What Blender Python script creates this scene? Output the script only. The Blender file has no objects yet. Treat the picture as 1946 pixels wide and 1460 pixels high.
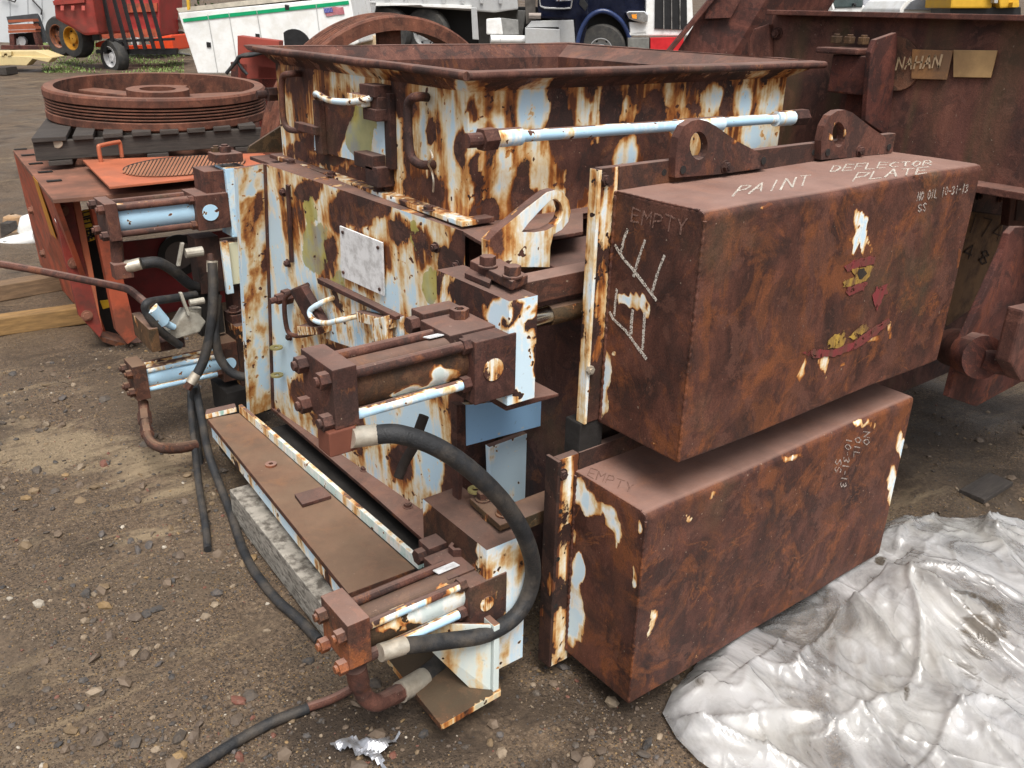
import bpy, bmesh, math, random
import numpy as np
from mathutils import Vector, noise
random.seed(7); np.random.seed(7)
SC=bpy.context.scene; COL=SC.collection
# ------------------------------------------------------------ camera, sky, sun, exposure
F,YAW,PITCH,ROLL=1644.33,-0.658174,-0.412017,0.021566
CAM=np.array([0.,0.,1.74])
FW=np.array([-math.sin(YAW)*math.cos(PITCH),math.cos(YAW)*math.cos(PITCH),math.sin(PITCH)])
RT0=np.cross(FW,[0,0,1]);RT0/=np.linalg.norm(RT0);UP0=np.cross(RT0,FW)
RT=math.cos(ROLL)*RT0+math.sin(ROLL)*UP0; UP=-math.sin(ROLL)*RT0+math.cos(ROLL)*UP0
HF=np.array([-math.sin(YAW),math.cos(YAW),0.])
cd=bpy.data.cameras.new('camera');co=bpy.data.objects.new('camera',cd);COL.objects.link(co)
cd.sensor_fit='HORIZONTAL';cd.sensor_width=36.;cd.lens=36.*F/1946.;cd.clip_start=.05;cd.clip_end=1000
from mathutils import Matrix
co.matrix_world=Matrix([[RT[0],UP[0],-FW[0],CAM[0]],[RT[1],UP[1],-FW[1],CAM[1]],[RT[2],UP[2],-FW[2],CAM[2]],[0,0,0,1]])
SC.camera=co
W=bpy.data.worlds.new('World');SC.world=W;W.use_nodes=True
wn=W.node_tree;bg=wn.nodes['Background']
sky=wn.nodes.new('ShaderNodeTexSky');sky.sky_type='NISHITA';sky.sun_disc=False
SUN_EL,SUN_AZ=math.radians(62),math.radians(205)
sky.sun_elevation=SUN_EL;sky.sun_rotation=SUN_AZ;sky.dust_density=5.;sky.air_density=1.
hs=wn.nodes.new('ShaderNodeHueSaturation');hs.inputs['Saturation'].default_value=.30
wn.links.new(sky.outputs[0],hs.inputs['Color']);wn.links.new(hs.outputs[0],bg.inputs[0]);bg.inputs[1].default_value=.115
sd=bpy.data.lights.new('sun','SUN');sd.energy=2.2;sd.angle=math.radians(32);sd.color=(1,.95,.88)
so=bpy.data.objects.new('sun',sd);COL.objects.link(so)
sv=Vector((math.sin(SUN_AZ)*math.cos(SUN_EL),math.cos(SUN_AZ)*math.cos(SUN_EL),math.sin(SUN_EL)))
so.rotation_euler=sv.to_track_quat('Z','Y').to_euler()
SC.view_settings.view_transform='Standard';SC.view_settings.look='None';SC.view_settings.exposure=0.62;SC.view_settings.gamma=1
SC.cycles.max_bounces=6
# ------------------------------------------------------------ placing by measurement: pixel of the photo -> point on a known plane
def ray(px,py): return FW+RT*(px-973)/F-UP*(py-730)/F
def A(px,py,x=None,y=None,z=None,P=None,d=None,az=0.):
    r=ray(px,py)
    if P is not None: t=(P[3]-np.dot(P[:3],CAM))/np.dot(P[:3],r)
    elif d is not None:
        c,s=math.cos(az),math.sin(az);n=np.array([HF[0]*c-HF[1]*s,HF[0]*s+HF[1]*c,0]);t=(d*np.dot(n,HF))/np.dot(n,r)
    else:
        i,v=(0,x) if x is not None else (1,y) if y is not None else (2,z); t=(v-CAM[i])/r[i]
    return CAM+r*t
def plane3(a,b,c):
    n=np.cross(b-a,c-a);n/=np.linalg.norm(n);return (n[0],n[1],n[2],float(n@a))
def proj(p):
    q=np.array(p)-CAM;z=q@FW;return 973+F*(q@RT)/z,730-F*(q@UP)/z
def gz(x,y):   # lie of the land: level round the machines, rising gently away from them
    d=x*HF[0]+y*HF[1]
    return .032*max(0.,d-7.)
def AG(px,py):
    r=ray(px,py);t=.5
    for i in range(4000):
        p=CAM+r*t
        if p[2]<=gz(p[0],p[1]): break
        t*=1.003
    return p
# ------------------------------------------------------------ mesh building
def nrm(v): v=np.array(v,float);return v/np.linalg.norm(v)
def frame(ax):
    ax=nrm(ax);h=np.array([0,0,1.]) if abs(ax[2])<.9 else np.array([1.,0,0]);u=nrm(np.cross(h,ax));return u,np.cross(ax,u)
class MB:
    def __init__(s): s.v=[];s.f=[]
    def add(s,v,f):
        o=len(s.v);s.v+= [tuple(map(float,p)) for p in v];s.f+=[tuple(i+o for i in q) for q in f];return s
    def hexa(s,b,t): return s.add(list(b)+list(t),[(3,2,1,0),(4,5,6,7),(0,1,5,4),(1,2,6,5),(2,3,7,6),(3,0,4,7)])
    def box(s,x0,x1,y0,y1,z0,z1): return s.hexa([(x0,y0,z0),(x1,y0,z0),(x1,y1,z0),(x0,y1,z0)],[(x0,y0,z1),(x1,y0,z1),(x1,y1,z1),(x0,y1,z1)])
    def obox(s,c,u,v,w): # centre, half vectors
        c,u,v,w=[np.array(k,float) for k in(c,u,v,w)]
        return s.hexa([c-u-v-w,c+u-v-w,c+u+v-w,c-u+v-w],[c-u-v+w,c+u-v+w,c+u+v+w,c-u+v+w])
    def prism(s,pts,vec,hole=None):
        pts=[np.array(p,float) for p in pts];n=len(pts);vec=np.array(vec,float)
        if hole is None:
            return s.add(pts+[p+vec for p in pts],[tuple(range(n)),tuple(range(2*n-1,n-1,-1))]+[(i,i+n,(i+1)%n+n,(i+1)%n) for i in range(n)])
        h=[np.array(p,float) for p in hole];m=len(h);allp=pts+h;N=n+m
        from mathutils.geometry import tessellate_polygon
        fs=[tuple(t) for t in tessellate_polygon([[Vector(p) for p in pts],[Vector(p) for p in h]])]
        fb=[tuple(k+N for k in reversed(f)) for f in fs]
        sd=[(k,k+N,(k+1)%n+N,(k+1)%n) for k in range(n)]+[(n+k,n+(k+1)%m,n+(k+1)%m+N,n+k+N) for k in range(m)]
        return s.add(allp+[p+vec for p in allp],fs+fb+sd)
    def tube(s,pts,r,n=10,cap=True):
        pts=[np.array(p,float) for p in pts];k=len(pts);rs=r if isinstance(r,(list,tuple)) else [r]*k
        V=[];u=None
        for i in range(k):
            t=nrm(pts[min(i+1,k-1)]-pts[max(i-1,0)])
            if u is None: u,_=frame(t)
            u=nrm(u-t*(u@t));w=np.cross(t,u)
            for j in range(n):
                a=2*math.pi*j/n;V.append(pts[i]+rs[i]*(math.cos(a)*u+math.sin(a)*w))
        f=[(i*n+j,i*n+(j+1)%n,(i+1)*n+(j+1)%n,(i+1)*n+j) for i in range(k-1) for j in range(n)]
        if cap: f+=[tuple(range(n-1,-1,-1)),tuple(range((k-1)*n,k*n))]
        return s.add(V,f)
    def cyl(s,a,b,r,n=20): return s.tube([a,b],r,n)
    def lathe(s,c,ax,prof,n=48,close=False):
        c=np.array(c,float);ax=nrm(ax);u,w=frame(ax);V=[];k=len(prof)
        for r,h in prof:
            for j in range(n):
                a=2*math.pi*j/n;V.append(c+ax*h+max(r,1e-4)*(math.cos(a)*u+math.sin(a)*w))
        f=[(i*n+j,i*n+(j+1)%n,((i+1)%k)*n+(j+1)%n,((i+1)%k)*n+j) for i in range(k if close else k-1) for j in range(n)]
        return s.add(V,f)
    def bolt(s,c,ax,r=.012,h=.012,washer=True):
        c=np.array(c,float);ax=nrm(ax)
        if washer: s.cyl(c,c+ax*h*.2,r*1.35,14)
        s.cyl(c+ax*h*.2,c+ax*h,r,6); s.cyl(c+ax*h,c+ax*h*1.25,r*.55,10); return s
    def grid(s,p00,p10,p11,p01,step=.015):
        p00,p10,p11,p01=[np.array(p,float) for p in(p00,p10,p11,p01)]
        nu=max(1,int(np.linalg.norm(p10-p00)/step));nv=max(1,int(np.linalg.norm(p01-p00)/step))
        V=[(p00*(1-i/nu)+p10*(i/nu))*(1-j/nv)+(p01*(1-i/nu)+p11*(i/nu))*(j/nv) for j in range(nv+1) for i in range(nu+1)]
        return s.add(V,[(j*(nu+1)+i,j*(nu+1)+i+1,(j+1)*(nu+1)+i+1,(j+1)*(nu+1)+i) for j in range(nv) for i in range(nu)])
    def ghexa(s,b,t,step=.015,skip=()):
        fs={'bot':(b[3],b[2],b[1],b[0]),'top':(t[0],t[1],t[2],t[3]),'f':(b[0],b[1],t[1],t[0]),'r':(b[1],b[2],t[2],t[1]),'k':(b[2],b[3],t[3],t[2]),'l':(b[3],b[0],t[0],t[3])}
        for k,q in fs.items():
            if k not in skip: s.grid(*q,step=step)
        return s
    def build(s,name,mat,parent=None,bevel=0,smooth=None,cov=None,merge=False,root=None):
        me=bpy.data.meshes.new(name);V=np.array(s.v,float)
        if root is None: root=parent
        off=ROOT.get(root.name if root is not None else None,np.zeros(3)) if root is not None else np.zeros(3)
        bm=bmesh.new()
        vs=[bm.verts.new(p-off) for p in V]
        for f in s.f:
            try: bm.faces.new([vs[i] for i in f])
            except ValueError: pass
        if merge: bmesh.ops.remove_doubles(bm,verts=bm.verts,dist=1e-5)
        bmesh.ops.recalc_face_normals(bm,faces=bm.faces)
        if bevel:
            es=[e for e in bm.edges if len(e.link_faces)==2 and e.calc_face_angle(0)>.6]
            bmesh.ops.bevel(bm,geom=es,offset=bevel,segments=2,affect='EDGES',profile=.6,clamp_overlap=True)
        bm.to_mesh(me);bm.free()
        if smooth is not None:
            me.shade_smooth();me.set_sharp_from_angle(angle=math.radians(smooth))
        if cov is not None:
            n=len(me.vertices);P=np.zeros(n*3);me.vertices.foreach_get('co',P);P=P.reshape(-1,3)+off
            a=np.zeros(n);yl=np.zeros(n)
            if any(b for _,b in cov):
                WP=np.array([[noise.noise(Vector(q*13+o_))*.020+noise.noise(Vector(q*34+o_))*.012 for o_ in (Vector((0,0,0)),Vector((9,5,2)),Vector((3,8,7)))] for q in [Vector(p_) for p_ in P]])
            else: WP=0.
            for kw,blobs in cov:
                for bl in blobs:
                    px,py,rx,ry,amp=bl[:5];c=A(px,py,**kw);u=A(px+rx,py,**kw)-c;v=A(px,py+ry,**kw)-c
                    nn=nrm(np.cross(u,v));M=np.linalg.pinv(np.array([u,v]).T);o=P-c
                    st=(o+WP)@M.T;dd=(st**2).sum(1);w=np.clip(1-dd,0,1);w=w*w*(3-2*w);w[np.abs(o@nn)>.025]=0
                    if len(bl)>5: yl=np.maximum(yl,w*amp)
                    else: a+=w*amp
            me.attributes.new('cov','FLOAT','POINT').data.foreach_set('value',a.astype(np.float32))
            me.attributes.new('yel','FLOAT','POINT').data.foreach_set('value',yl.astype(np.float32))
        ob=bpy.data.objects.new(name,me);COL.objects.link(ob)
        if mat is not None: me.materials.append(mat)
        if parent is not None: ob.parent=parent
        if root is not None: ROOT[ob.name]=off
        return ob
ROOT={}
def thing(name,label,cat,loc=(0,0,0),group=None):
    o=bpy.data.objects.new(name,None);COL.objects.link(o);o.location=loc;o.empty_display_size=.1
    o['label']=label;o['category']=cat
    if group:o['group']=group
    ROOT[o.name]=np.array(loc,float);return o
def tag(o,label,cat,group=None,kind=None):
    o['label']=label;o['category']=cat
    if group:o['group']=group
    if kind:o['kind']=kind
    return o
def kind(o,k): o['kind']=k;return o
def smooth_path(pts,n=8):
    pts=[np.array(p,float) for p in pts];P=[2*pts[0]-pts[1]]+pts+[2*pts[-1]-pts[-2]];out=[]
    for i in range(1,len(P)-2):
        for j in range(n):
            t=j/n;a,b,c,d=P[i-1:i+3]
            out.append(.5*((2*b)+(-a+c)*t+(2*a-5*b+4*c-d)*t*t+(-a+3*b-3*c+d)*t**3))
    out.append(pts[-1]);return out
def sagv(p):
    v=Vector(p);k=noise.noise(v*2.6)*.0035+noise.noise(v*7)*.0012;return np.array([k*.6,k,k])
# ------------------------------------------------------------ procedural materials
def nd(nt,t,ins=None,**p):
    n=nt.nodes.new(t)
    for k,v in p.items(): setattr(n,k,v)
    for k,v in (ins or {}).items():
        if hasattr(v,'is_output'): nt.links.new(v,n.inputs[k])
        else: n.inputs[k].default_value=v
    return n
def newmat(name):
    m=bpy.data.materials.new(name);m.use_nodes=True;nt=m.node_tree;return m,nt,nt.nodes['Principled BSDF']
def ramp(nt,fac,stops,mode='LINEAR'):
    n=nd(nt,'ShaderNodeValToRGB',{0:fac});cr=n.color_ramp;cr.interpolation=mode
    while len(cr.elements)<len(stops): cr.elements.new(.5)
    for e,(p,c) in zip(cr.elements,stops): e.position=p;e.color=(*c,1) if len(c)==3 else c
    return n.outputs[0]
def mth(nt,op,a,b=0.,c=0.,clamp=False):
    return nd(nt,'ShaderNodeMath',{0:a,1:b,2:c},operation=op,use_clamp=clamp).outputs[0]
def mix(nt,f,a,b,bt='MIX'):
    n=nd(nt,'ShaderNodeMix',{0:f},data_type='RGBA',blend_type=bt)
    for i,v in((6,a),(7,b)):
        if hasattr(v,'is_output'): nt.links.new(v,n.inputs[i])
        else: n.inputs[i].default_value=(*v,1) if len(v)==3 else v
    return n.outputs[2]
def noi(nt,vec,sc,det=4.,ro=.55,dist=0.): return nd(nt,'ShaderNodeTexNoise',{'Vector':vec,'Scale':sc,'Detail':det,'Roughness':ro,'Distortion':dist}).outputs[0]
def mapr(nt,v,a,b,c=0.,d=1.,smooth=False):
    return nd(nt,'ShaderNodeMapRange',{0:v,1:a,2:b,3:c,4:d},interpolation_type='SMOOTHSTEP' if smooth else 'LINEAR',clamp=True).outputs[0]
def scaled(nt,vec,s): return nd(nt,'ShaderNodeVectorMath',{0:vec,1:s},operation='MULTIPLY').outputs[0]
def posn(nt): return nd(nt,'ShaderNodeNewGeometry').outputs['Position']
def rustcol(nt,p,tint=(1,1,1),warm=0.,ring=True,spread=1.):
    a=noi(nt,p,4.5,8,.68,1.2);b=noi(nt,scaled(nt,p,(1,1,.35)),26,5,.6);c=noi(nt,p,4.2,5,.6,1.2)
    v=mth(nt,'ADD',mth(nt,'MULTIPLY',a,.72),mth(nt,'MULTIPLY',b,.28))
    T=lambda r,g,bb:(r*tint[0],g*tint[1],bb*tint[2])
    col=ramp(nt,v,[(.30,T(.021,.0105,.0092)),(.42,T(.050,.0215,.0165)),(.52,T(.088,.036,.026)),(.62,T(.136,.056,.039)),(.78,T(.21,.094,.064))])
    if ring:
        k=mth(nt,'ABSOLUTE',mth(nt,'SUBTRACT',c,.52));k=mapr(nt,k,.0,.016,1,0);k=mth(nt,'MULTIPLY',k,mapr(nt,noi(nt,p,3.1,3),.56-warm,.68-warm))
        col=mix(nt,mth(nt,'MULTIPLY',k,.6),col,T(.25,.095,.034))
        o=mapr(nt,noi(nt,p,7.3,6,.7,.6),.60-warm,.70-warm);col=mix(nt,mth(nt,'MULTIPLY',o,.55),col,T(.24,.085,.03))
    w_=noi(nt,p,6.5,9,.68,.8);d1=mapr(nt,w_,.515,.545);col=mix(nt,mth(nt,'MULTIPLY',d1,.62*spread),col,T(.032,.021,.019))
    w2=noi(nt,p,9.5,9,.70,.5);d2=mapr(nt,w2,.55,.575);col=mix(nt,mth(nt,'MULTIPLY',d2,.5),col,T(.135,.062,.045))
    if ring:
        w3=noi(nt,scaled(nt,p,(1,1,.5)),5.3,9,.72,.7);d3=mth(nt,'MULTIPLY',mapr(nt,w3,.575-warm*.4,.60-warm*.4),mapr(nt,w_,.40,.52,1,.2));col=mix(nt,mth(nt,'MULTIPLY',d3,.55),col,T(.20,.072,.026))
        ol=mapr(nt,noi(nt,p,2.3,5,.6),.60,.74);col=mix(nt,mth(nt,'MULTIPLY',ol,.5),col,(.085,.068,.034))
    g=noi(nt,p,260,3,.7);col=mix(nt,1.,col,ramp(nt,g,[(.3,(.62,.62,.62)),(.7,(1.32,1.32,1.32))]),'MULTIPLY')
    sp=mapr(nt,noi(nt,p,95,2,.5),.735,.76);col=mix(nt,mth(nt,'MULTIPLY',sp,.6),col,(.36,.28,.21))
    return col,v
def paintrust(name,base=.5,dust_toplight_col=(.30,.195,.160),paint=(.60,.77,.88),tint=(1,1,1),stain=1.,big=1.25,scale=1.,warm=0.,dust_toplight=.5,rough=.42,fleck=.35,ring=True,pale=(.82,.83,.79),jag=.75,topwear=.4,spread=1.,svo=.20,rrough=.78):
    m,nt,bs=newmat(name);p=posn(nt)
    cov=nd(nt,'ShaderNodeAttribute',attribute_name='cov').outputs['Fac'];yel=nd(nt,'ShaderNodeAttribute',attribute_name='yel').outputs['Fac']
    n1=noi(nt,scaled(nt,p,(1,1,.7)),3.6*scale,3,.55,.3);n2=noi(nt,scaled(nt,p,(1,1,.6)),8.5*scale,9,.62,.4);st=noi(nt,scaled(nt,p,(1,1,.075)),21*scale,3,.55);n3=noi(nt,p,75,3,.6)
    c=mth(nt,'ADD',base,cov);c=mth(nt,'MULTIPLY_ADD',mth(nt,'SUBTRACT',n1,.5),big,c);c=mth(nt,'MULTIPLY_ADD',mth(nt,'SUBTRACT',n2,.5),jag,c)
    c=mth(nt,'MULTIPLY_ADD',mth(nt,'SUBTRACT',st,.5),.22,c)
    nzz=nd(nt,'ShaderNodeSeparateXYZ',{0:nd(nt,'ShaderNodeNewGeometry').outputs['True Normal']}).outputs[2];c=mth(nt,'MULTIPLY_ADD',mapr(nt,nzz,.75,.98),-topwear,c)
    fl=mapr(nt,noi(nt,p,34,2,.5),.655,.69);c=mth(nt,'SUBTRACT',c,mth(nt,'MULTIPLY',fl,fleck))
    mask=mapr(nt,c,.492,.508)
    sv=mth(nt,'MULTIPLY_ADD',mth(nt,'SUBTRACT',st,.5),.72*stain,mth(nt,'MULTIPLY',mth(nt,'SUBTRACT',c,.5),1./stain))
    sv=mth(nt,'MULTIPLY_ADD',mth(nt,'SUBTRACT',n3,.5),.14,sv)
    run=None
    for dz,wt in((.035,.55),(.08,.42),(.14,.28)):
        nk=noi(nt,scaled(nt,nd(nt,'ShaderNodeVectorMath',{0:p,1:(0,0,dz)},operation='ADD').outputs[0],(1,1,.7)),3.6*scale,3,.55,.3)
        ck=mth(nt,'MULTIPLY_ADD',mth(nt,'SUBTRACT',nk,.5),big,mth(nt,'ADD',base,cov));rk=mth(nt,'MULTIPLY',mapr(nt,ck,.58,.44),wt);run=rk if run is None else mth(nt,'MAXIMUM',run,rk)
    st2=noi(nt,scaled(nt,p,(1,1,.035)),52*scale,2,.5)
    sv=mth(nt,'SUBTRACT',sv,mth(nt,'MULTIPLY',run,mth(nt,'MULTIPLY',mapr(nt,st2,.38,.62),.75*stain)))
    sc=ramp(nt,mth(nt,'ADD',sv,svo),[(.0,(.13,.042,.018)),(.12,(.34,.115,.030)),(.22,(.56,.28,.09)),(.33,(.74,.58,.34)),(.44,pale),(.58,paint)])
    ym=mapr(nt,mth(nt,'ADD',yel,mth(nt,'MULTIPLY',mth(nt,'SUBTRACT',n2,.5),1.6)),.42,.46)
    yc=ramp(nt,noi(nt,p,9,4,.6),[(.35,(.26,.25,.20)),(.5,(.38,.35,.09)),(.65,(.47,.43,.13))])
    sc=mix(nt,mth(nt,'MULTIPLY',ym,.85),sc,yc)
    sc=mix(nt,mapr(nt,n3,.66,.76,0,.35),sc,(.12,.06,.035))
    rc,rv=rustcol(nt,p,tint,warm,ring,spread)
    col=mix(nt,mask,rc,sc)
    edge=mth(nt,'MULTIPLY',mapr(nt,c,.508,.53,1,0),mask);col=mix(nt,mth(nt,'MULTIPLY',edge,.45),col,(.10,.042,.02))
    # pale earth on upward faces, with the brightness of lit tops painted in
    nz=nd(nt,'ShaderNodeSeparateXYZ',{0:nd(nt,'ShaderNodeNewGeometry').outputs['True Normal']}).outputs[2]
    du=mth(nt,'MULTIPLY',mapr(nt,nz,.75,.98),mapr(nt,noi(nt,p,5,5,.6),.3,.7,.5*dust_toplight,dust_toplight));du=mth(nt,'MULTIPLY',du,mth(nt,'SUBTRACT',1.,mth(nt,'MULTIPLY',mask,.6)))
    col=mix(nt,du,col,dust_toplight_col)
    nt.links.new(col,bs.inputs['Base Color'])
    nt.links.new(mapr(nt,mask,0,1,rrough,rough),bs.inputs['Roughness']);bs.inputs['Specular IOR Level'].default_value=.35
    h=mth(nt,'ADD',mth(nt,'MULTIPLY',mask,.9),mth(nt,'MULTIPLY',noi(nt,p,120,4,.65),mapr(nt,mask,0,1,.5,.12)))
    h=mth(nt,'ADD',h,mth(nt,'MULTIPLY',rv,.7))
    bp=nd(nt,'ShaderNodeBump',{'Strength':.55,'Distance':.0035,'Height':h});nt.links.new(bp.outputs[0],bs.inputs['Normal'])
    return m
def simple(name,col,rough=.6,metal=0.,var=.25,sc=8.,bump=.15,bsc=60.,dirt=None,dirtamt=.5,dsc=5.,spec=.4,stretch=(1,1,1)):
    m,nt,bs=newmat(name);p=scaled(nt,posn(nt),stretch)
    n=noi(nt,p,sc,5,.6);a=tuple(max(0,k*(1-var)) for k in col);b=tuple(min(1,k*(1+var)) for k in col)
    c=ramp(nt,n,[(.3,a),(.7,b)])
    if dirt is not None: c=mix(nt,mth(nt,'MULTIPLY',mapr(nt,noi(nt,p,dsc,7,.68),.45,.62),dirtamt),c,dirt)
    nt.links.new(c,bs.inputs['Base Color']);bs.inputs['Roughness'].default_value=rough;bs.inputs['Metallic'].default_value=metal;bs.inputs['Specular IOR Level'].default_value=spec
    nt.links.new(mapr(nt,n,.3,.7,max(.05,rough-.12),min(1,rough+.12)),bs.inputs['Roughness'])
    if bump:
        bp=nd(nt,'ShaderNodeBump',{'Strength':bump,'Distance':.004,'Height':noi(nt,p,bsc,4,.6)});nt.links.new(bp.outputs[0],bs.inputs['Normal'])
    return m
RU=paintrust('bare_rust',base=-.6,dust_toplight=.55)
RUD=paintrust('dark_rust',base=-.6,tint=(.8,.8,.85),dust_toplight=.35)
RUG=paintrust('guard_rust',stain=1.35,rrough=.60,base=-.02,big=.35,warm=.09,dust_toplight=.95,dust_toplight_col=(.30,.185,.15),tint=(.98,.90,.85),fleck=0.,jag=1.5,spread=.55)
WALL=paintrust('wall_peeling',base=.735,big=1.15,warm=0.05,stain=1.15,fleck=.3,jag=1.35,svo=.13,scale=1.15,pale=(.82,.78,.66),paint=(.57,.75,.87))
HOP=paintrust('hopper_peeling',base=.62,big=1.1,stain=1.2,fleck=.25,jag=1.35,svo=.12,scale=1.15,warm=.04,pale=(.80,.76,.64),paint=(.57,.75,.87))
POST=paintrust('post_peeling',base=.73,big=1.1,scale=1.2,stain=.75,fleck=.35,tint=(.75,.75,.78),jag=1.5)
BLUE=paintrust('blue_paint',base=.84,big=.95,scale=1.5,fleck=.5,paint=(.45,.68,.86),stain=.7,pale=(.66,.77,.82))
BLUEM=paintrust('blue_paint_worn',base=.70,big=1.1,scale=2.2,paint=(.46,.68,.85),stain=.8)
RMIX=paintrust('rust_few_flakes',base=.24,big=1.0,scale=1.4,stain=1.2)
RHEAD=paintrust('rust_head',base=.08,big=.8,scale=2.,warm=.06,tint=(1.05,1,1))
RORG=paintrust('orange_dusty_rust',base=-.5,warm=.14,tint=(1.5,1.35,1.15),dust_toplight=.9)
OLIVE=paintrust('olive_grime',base=.36,big=.9,scale=1.7,tint=(1.0,1.25,.75),ring=False)
RAIL=paintrust('rail_rust',base=.02,big=.9,warm=.03,tint=(1.05,1.05,.92),dust_toplight=.85,dust_toplight_col=(.215,.140,.092))
CAPW=paintrust('cream_plug',base=.62,big=.8,scale=5,stain=1.2,paint=(.8,.78,.66))
RED_RUST=paintrust('red_oxide',base=-.6,tint=(1.0,.78,.80),dust_toplight=.5)
CRUSH=paintrust('maroon_rust',base=-.6,tint=(1.3,1.2,1.18),spread=.5,dust_toplight=.35,ring=False)
CHROME=simple('chrome_rod',(.55,.55,.52),.18,1.,.1,20,.02)
RUBBER=simple('black_rubber',(.020,.021,.023),.6,0,.35,30,.5,200,(.085,.07,.055),.65,11)
FERR=simple('zinc_ferrule',(.58,.53,.44),.42,.55,.15,40,.2,90,(.25,.18,.12),.4,16)
BRASS=simple('olive_washer',(.30,.26,.11),.55,.5,.2,30,.2)
PLATE=simple('worn_aluminium_plate',(.84,.85,.86),.45,.05,.04,12,.1,50,(.33,.32,.31),.55,26)
DARK=simple('black_grime_shade',(.018,.016,.015),.8,0,.4,12,.5,60)  # grime on parts; also paints the shade inside holes, slots and recesses
CHALK=None
# ============================================================ the roll crusher
M=thing('roll_crusher','large roll crusher with peeling light blue paint and twin rust brown guard boxes','crusher',(1.9,2.3,0))
X=np.array([1.,0,0]);Y=np.array([0,1.,0]);Z=np.array([0,0,1.])
P1=A(510,768,z=.12);P2=A(850,1002,z=.12);P3=A(885,440,x=1.30);WPL=plane3(P1,P2,P3)
wn_=np.array(WPL[:3]); wn_=wn_ if wn_[0]<0 else -wn_          # outward (towards -x)
w=lambda px,py,o=0.: A(px,py,P=WPL)+wn_*o
TLf,TLn,BLn,BLf=w(503,312),w(884,441),w(879,1022),w(518,776)
wk=dict(P=WPL)
R_=lambda p,dx=1.42:p+X*dx
fpl=plane3(TLn,BLn,TLn+X)
wall_blobs=[(520,470,18,150,.45),(540,640,22,120,.5),(560,420,30,60,-.15),(600,440,26,70,.15),(590,360,40,25,-.45),(640,400,40,50,-.28),(700,385,60,50,-.55),
 (760,440,30,40,-.5),(700,505,62,72,-.45),(625,500,22,60,-.35),(800,470,30,50,-.35),(850,520,30,70,-.45),(775,520,20,70,.25),(800,600,40,60,.1),(835,640,18,70,-.3),
 (868,760,14,150,-.5),(870,470,20,50,-.5),(580,690,45,50,.2),(640,680,40,40,-.35),(690,600,40,40,-.1),(790,800,40,60,.35),(820,870,24,80,.4),(740,800,60,60,.35),
 (850,930,20,70,-.3),(690,820,40,60,-.2),(760,880,40,60,-.35),(560,740,40,40,-.3),(640,760,40,40,-.1),
 (600,470,38,70,.9,1),(590,400,20,40,.7,1),(640,560,24,60,.75,1),(820,540,26,60,.6,1),(790,450,14,40,.8,1),(830,610,30,40,.55,1),(545,620,14,40,.3,1),(840,700,20,60,.6,1)]
front_blobs=[(985,500,40,60,.3),(960,890,60,60,.45),(1010,860,30,50,.2)]
mb=MB();mb.ghexa([BLf,BLn,R_(BLn),BLf+X*1.42],[TLf,TLn,R_(TLn),TLf+X*1.42],step=.014,skip=('bot','k','r','top'))
mb.add([BLf+X*1.42,R_(BLn),R_(TLn),TLf+X*1.42,TLf,BLf,TLn],[(0,1,2,3),(0,3,4,5),(4,6,2,3)])
body=mb.build('casing',WALL,M,cov=[(wk,wall_blobs),(dict(P=fpl),front_blobs)],merge=True)
# far end gusset plate, edge strip
g=w(503,312);g2=w(518,776)
mb=MB();o=wn_*.105
mb.ghexa([g2+o,g2,g2+Y*.02,g2+o+Y*.02],[g+o,g,g+Y*.02,g+o+Y*.02],.015);mb.build('end_gusset',WALL,M,bevel=.002,cov=[(dict(y=float(g[1])),[(488,520,34,260,.62),(480,330,30,40,-.2),(512,720,25,40,-.35)])])
for px0,py0,px1,py1 in((503,312,518,776),):
    MB().prism([w(px0,py0,.0),w(px0+4,py0+1,.0),w(px1+4,py1+1,.0),w(px1,py1,.0)],wn_*.006).build('corner_weld',RMIX,M)
MB().prism([g+o,g+o+wn_*.006,g2+o+wn_*.006,g2+o],Y*.02).build('gusset_edge',POST,M)
# triangular brace seen behind the flange
MB().prism([A(471,290,y=3.42),A(474,279,y=3.42),A(537,238,y=3.42),A(560,238,y=3.42),A(560,290,y=3.42)],Y*.016).build('corner_brace',OLIVE,M,bevel=.001)
# flanges
zf=1.172
fl=[A(474,297,z=zf),A(888,443,z=zf)]
fl=[fl[0]+wn_*0,fl[1]]
a,b=fl;inn=X*.13
mb=MB();mb.prism([a,b,b+X*1.6,b+X*1.6+Y*.14,b+X*.16+Y*.14,a+X*.16],Z*-.014);mb.build('casing_flange',RMIX,M,bevel=.003)
a2,b2=A(512,300,z=zf+.016),A(878,432,z=zf+.016)
mb=MB();mb.prism([a2,b2,b2+X*.11,a2+X*.11],Z*.015)
mb.build('hopper_flange',paintrust('flange_worn',base=.42,big=1.,scale=1.4,topwear=0.),M,bevel=.003,cov=[(dict(z=zf+.031),[(660,352,60,16,.4),(745,380,60,14,.5),(840,415,60,16,.7)])])
for px,py in((553,311),(630,334),(720,363),(814,400)):
    MB().bolt(A(px,py,z=zf+.031),Z,.014,.012).build('bolt',RUD,M)
for t in(.1,.26,.42,.58,.74,.9):
    q=a2*(1-t)+b2*t;MB().bolt(q+X*.012-Z*.032,-Z,.012,.014).build('bolt',RUD,M)
# second front flange plate
mb=MB();p=[A(880,442,z=zf+.004),A(925,470,z=zf+.004)]
mb.prism([A(880,440,z=zf+.012),A(932,470,z=zf+.012),A(1108,440,z=zf+.012),A(1108,402,z=zf+.012)],Z*-.01);mb.build('front_ledge',RU,M,bevel=.002)
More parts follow.
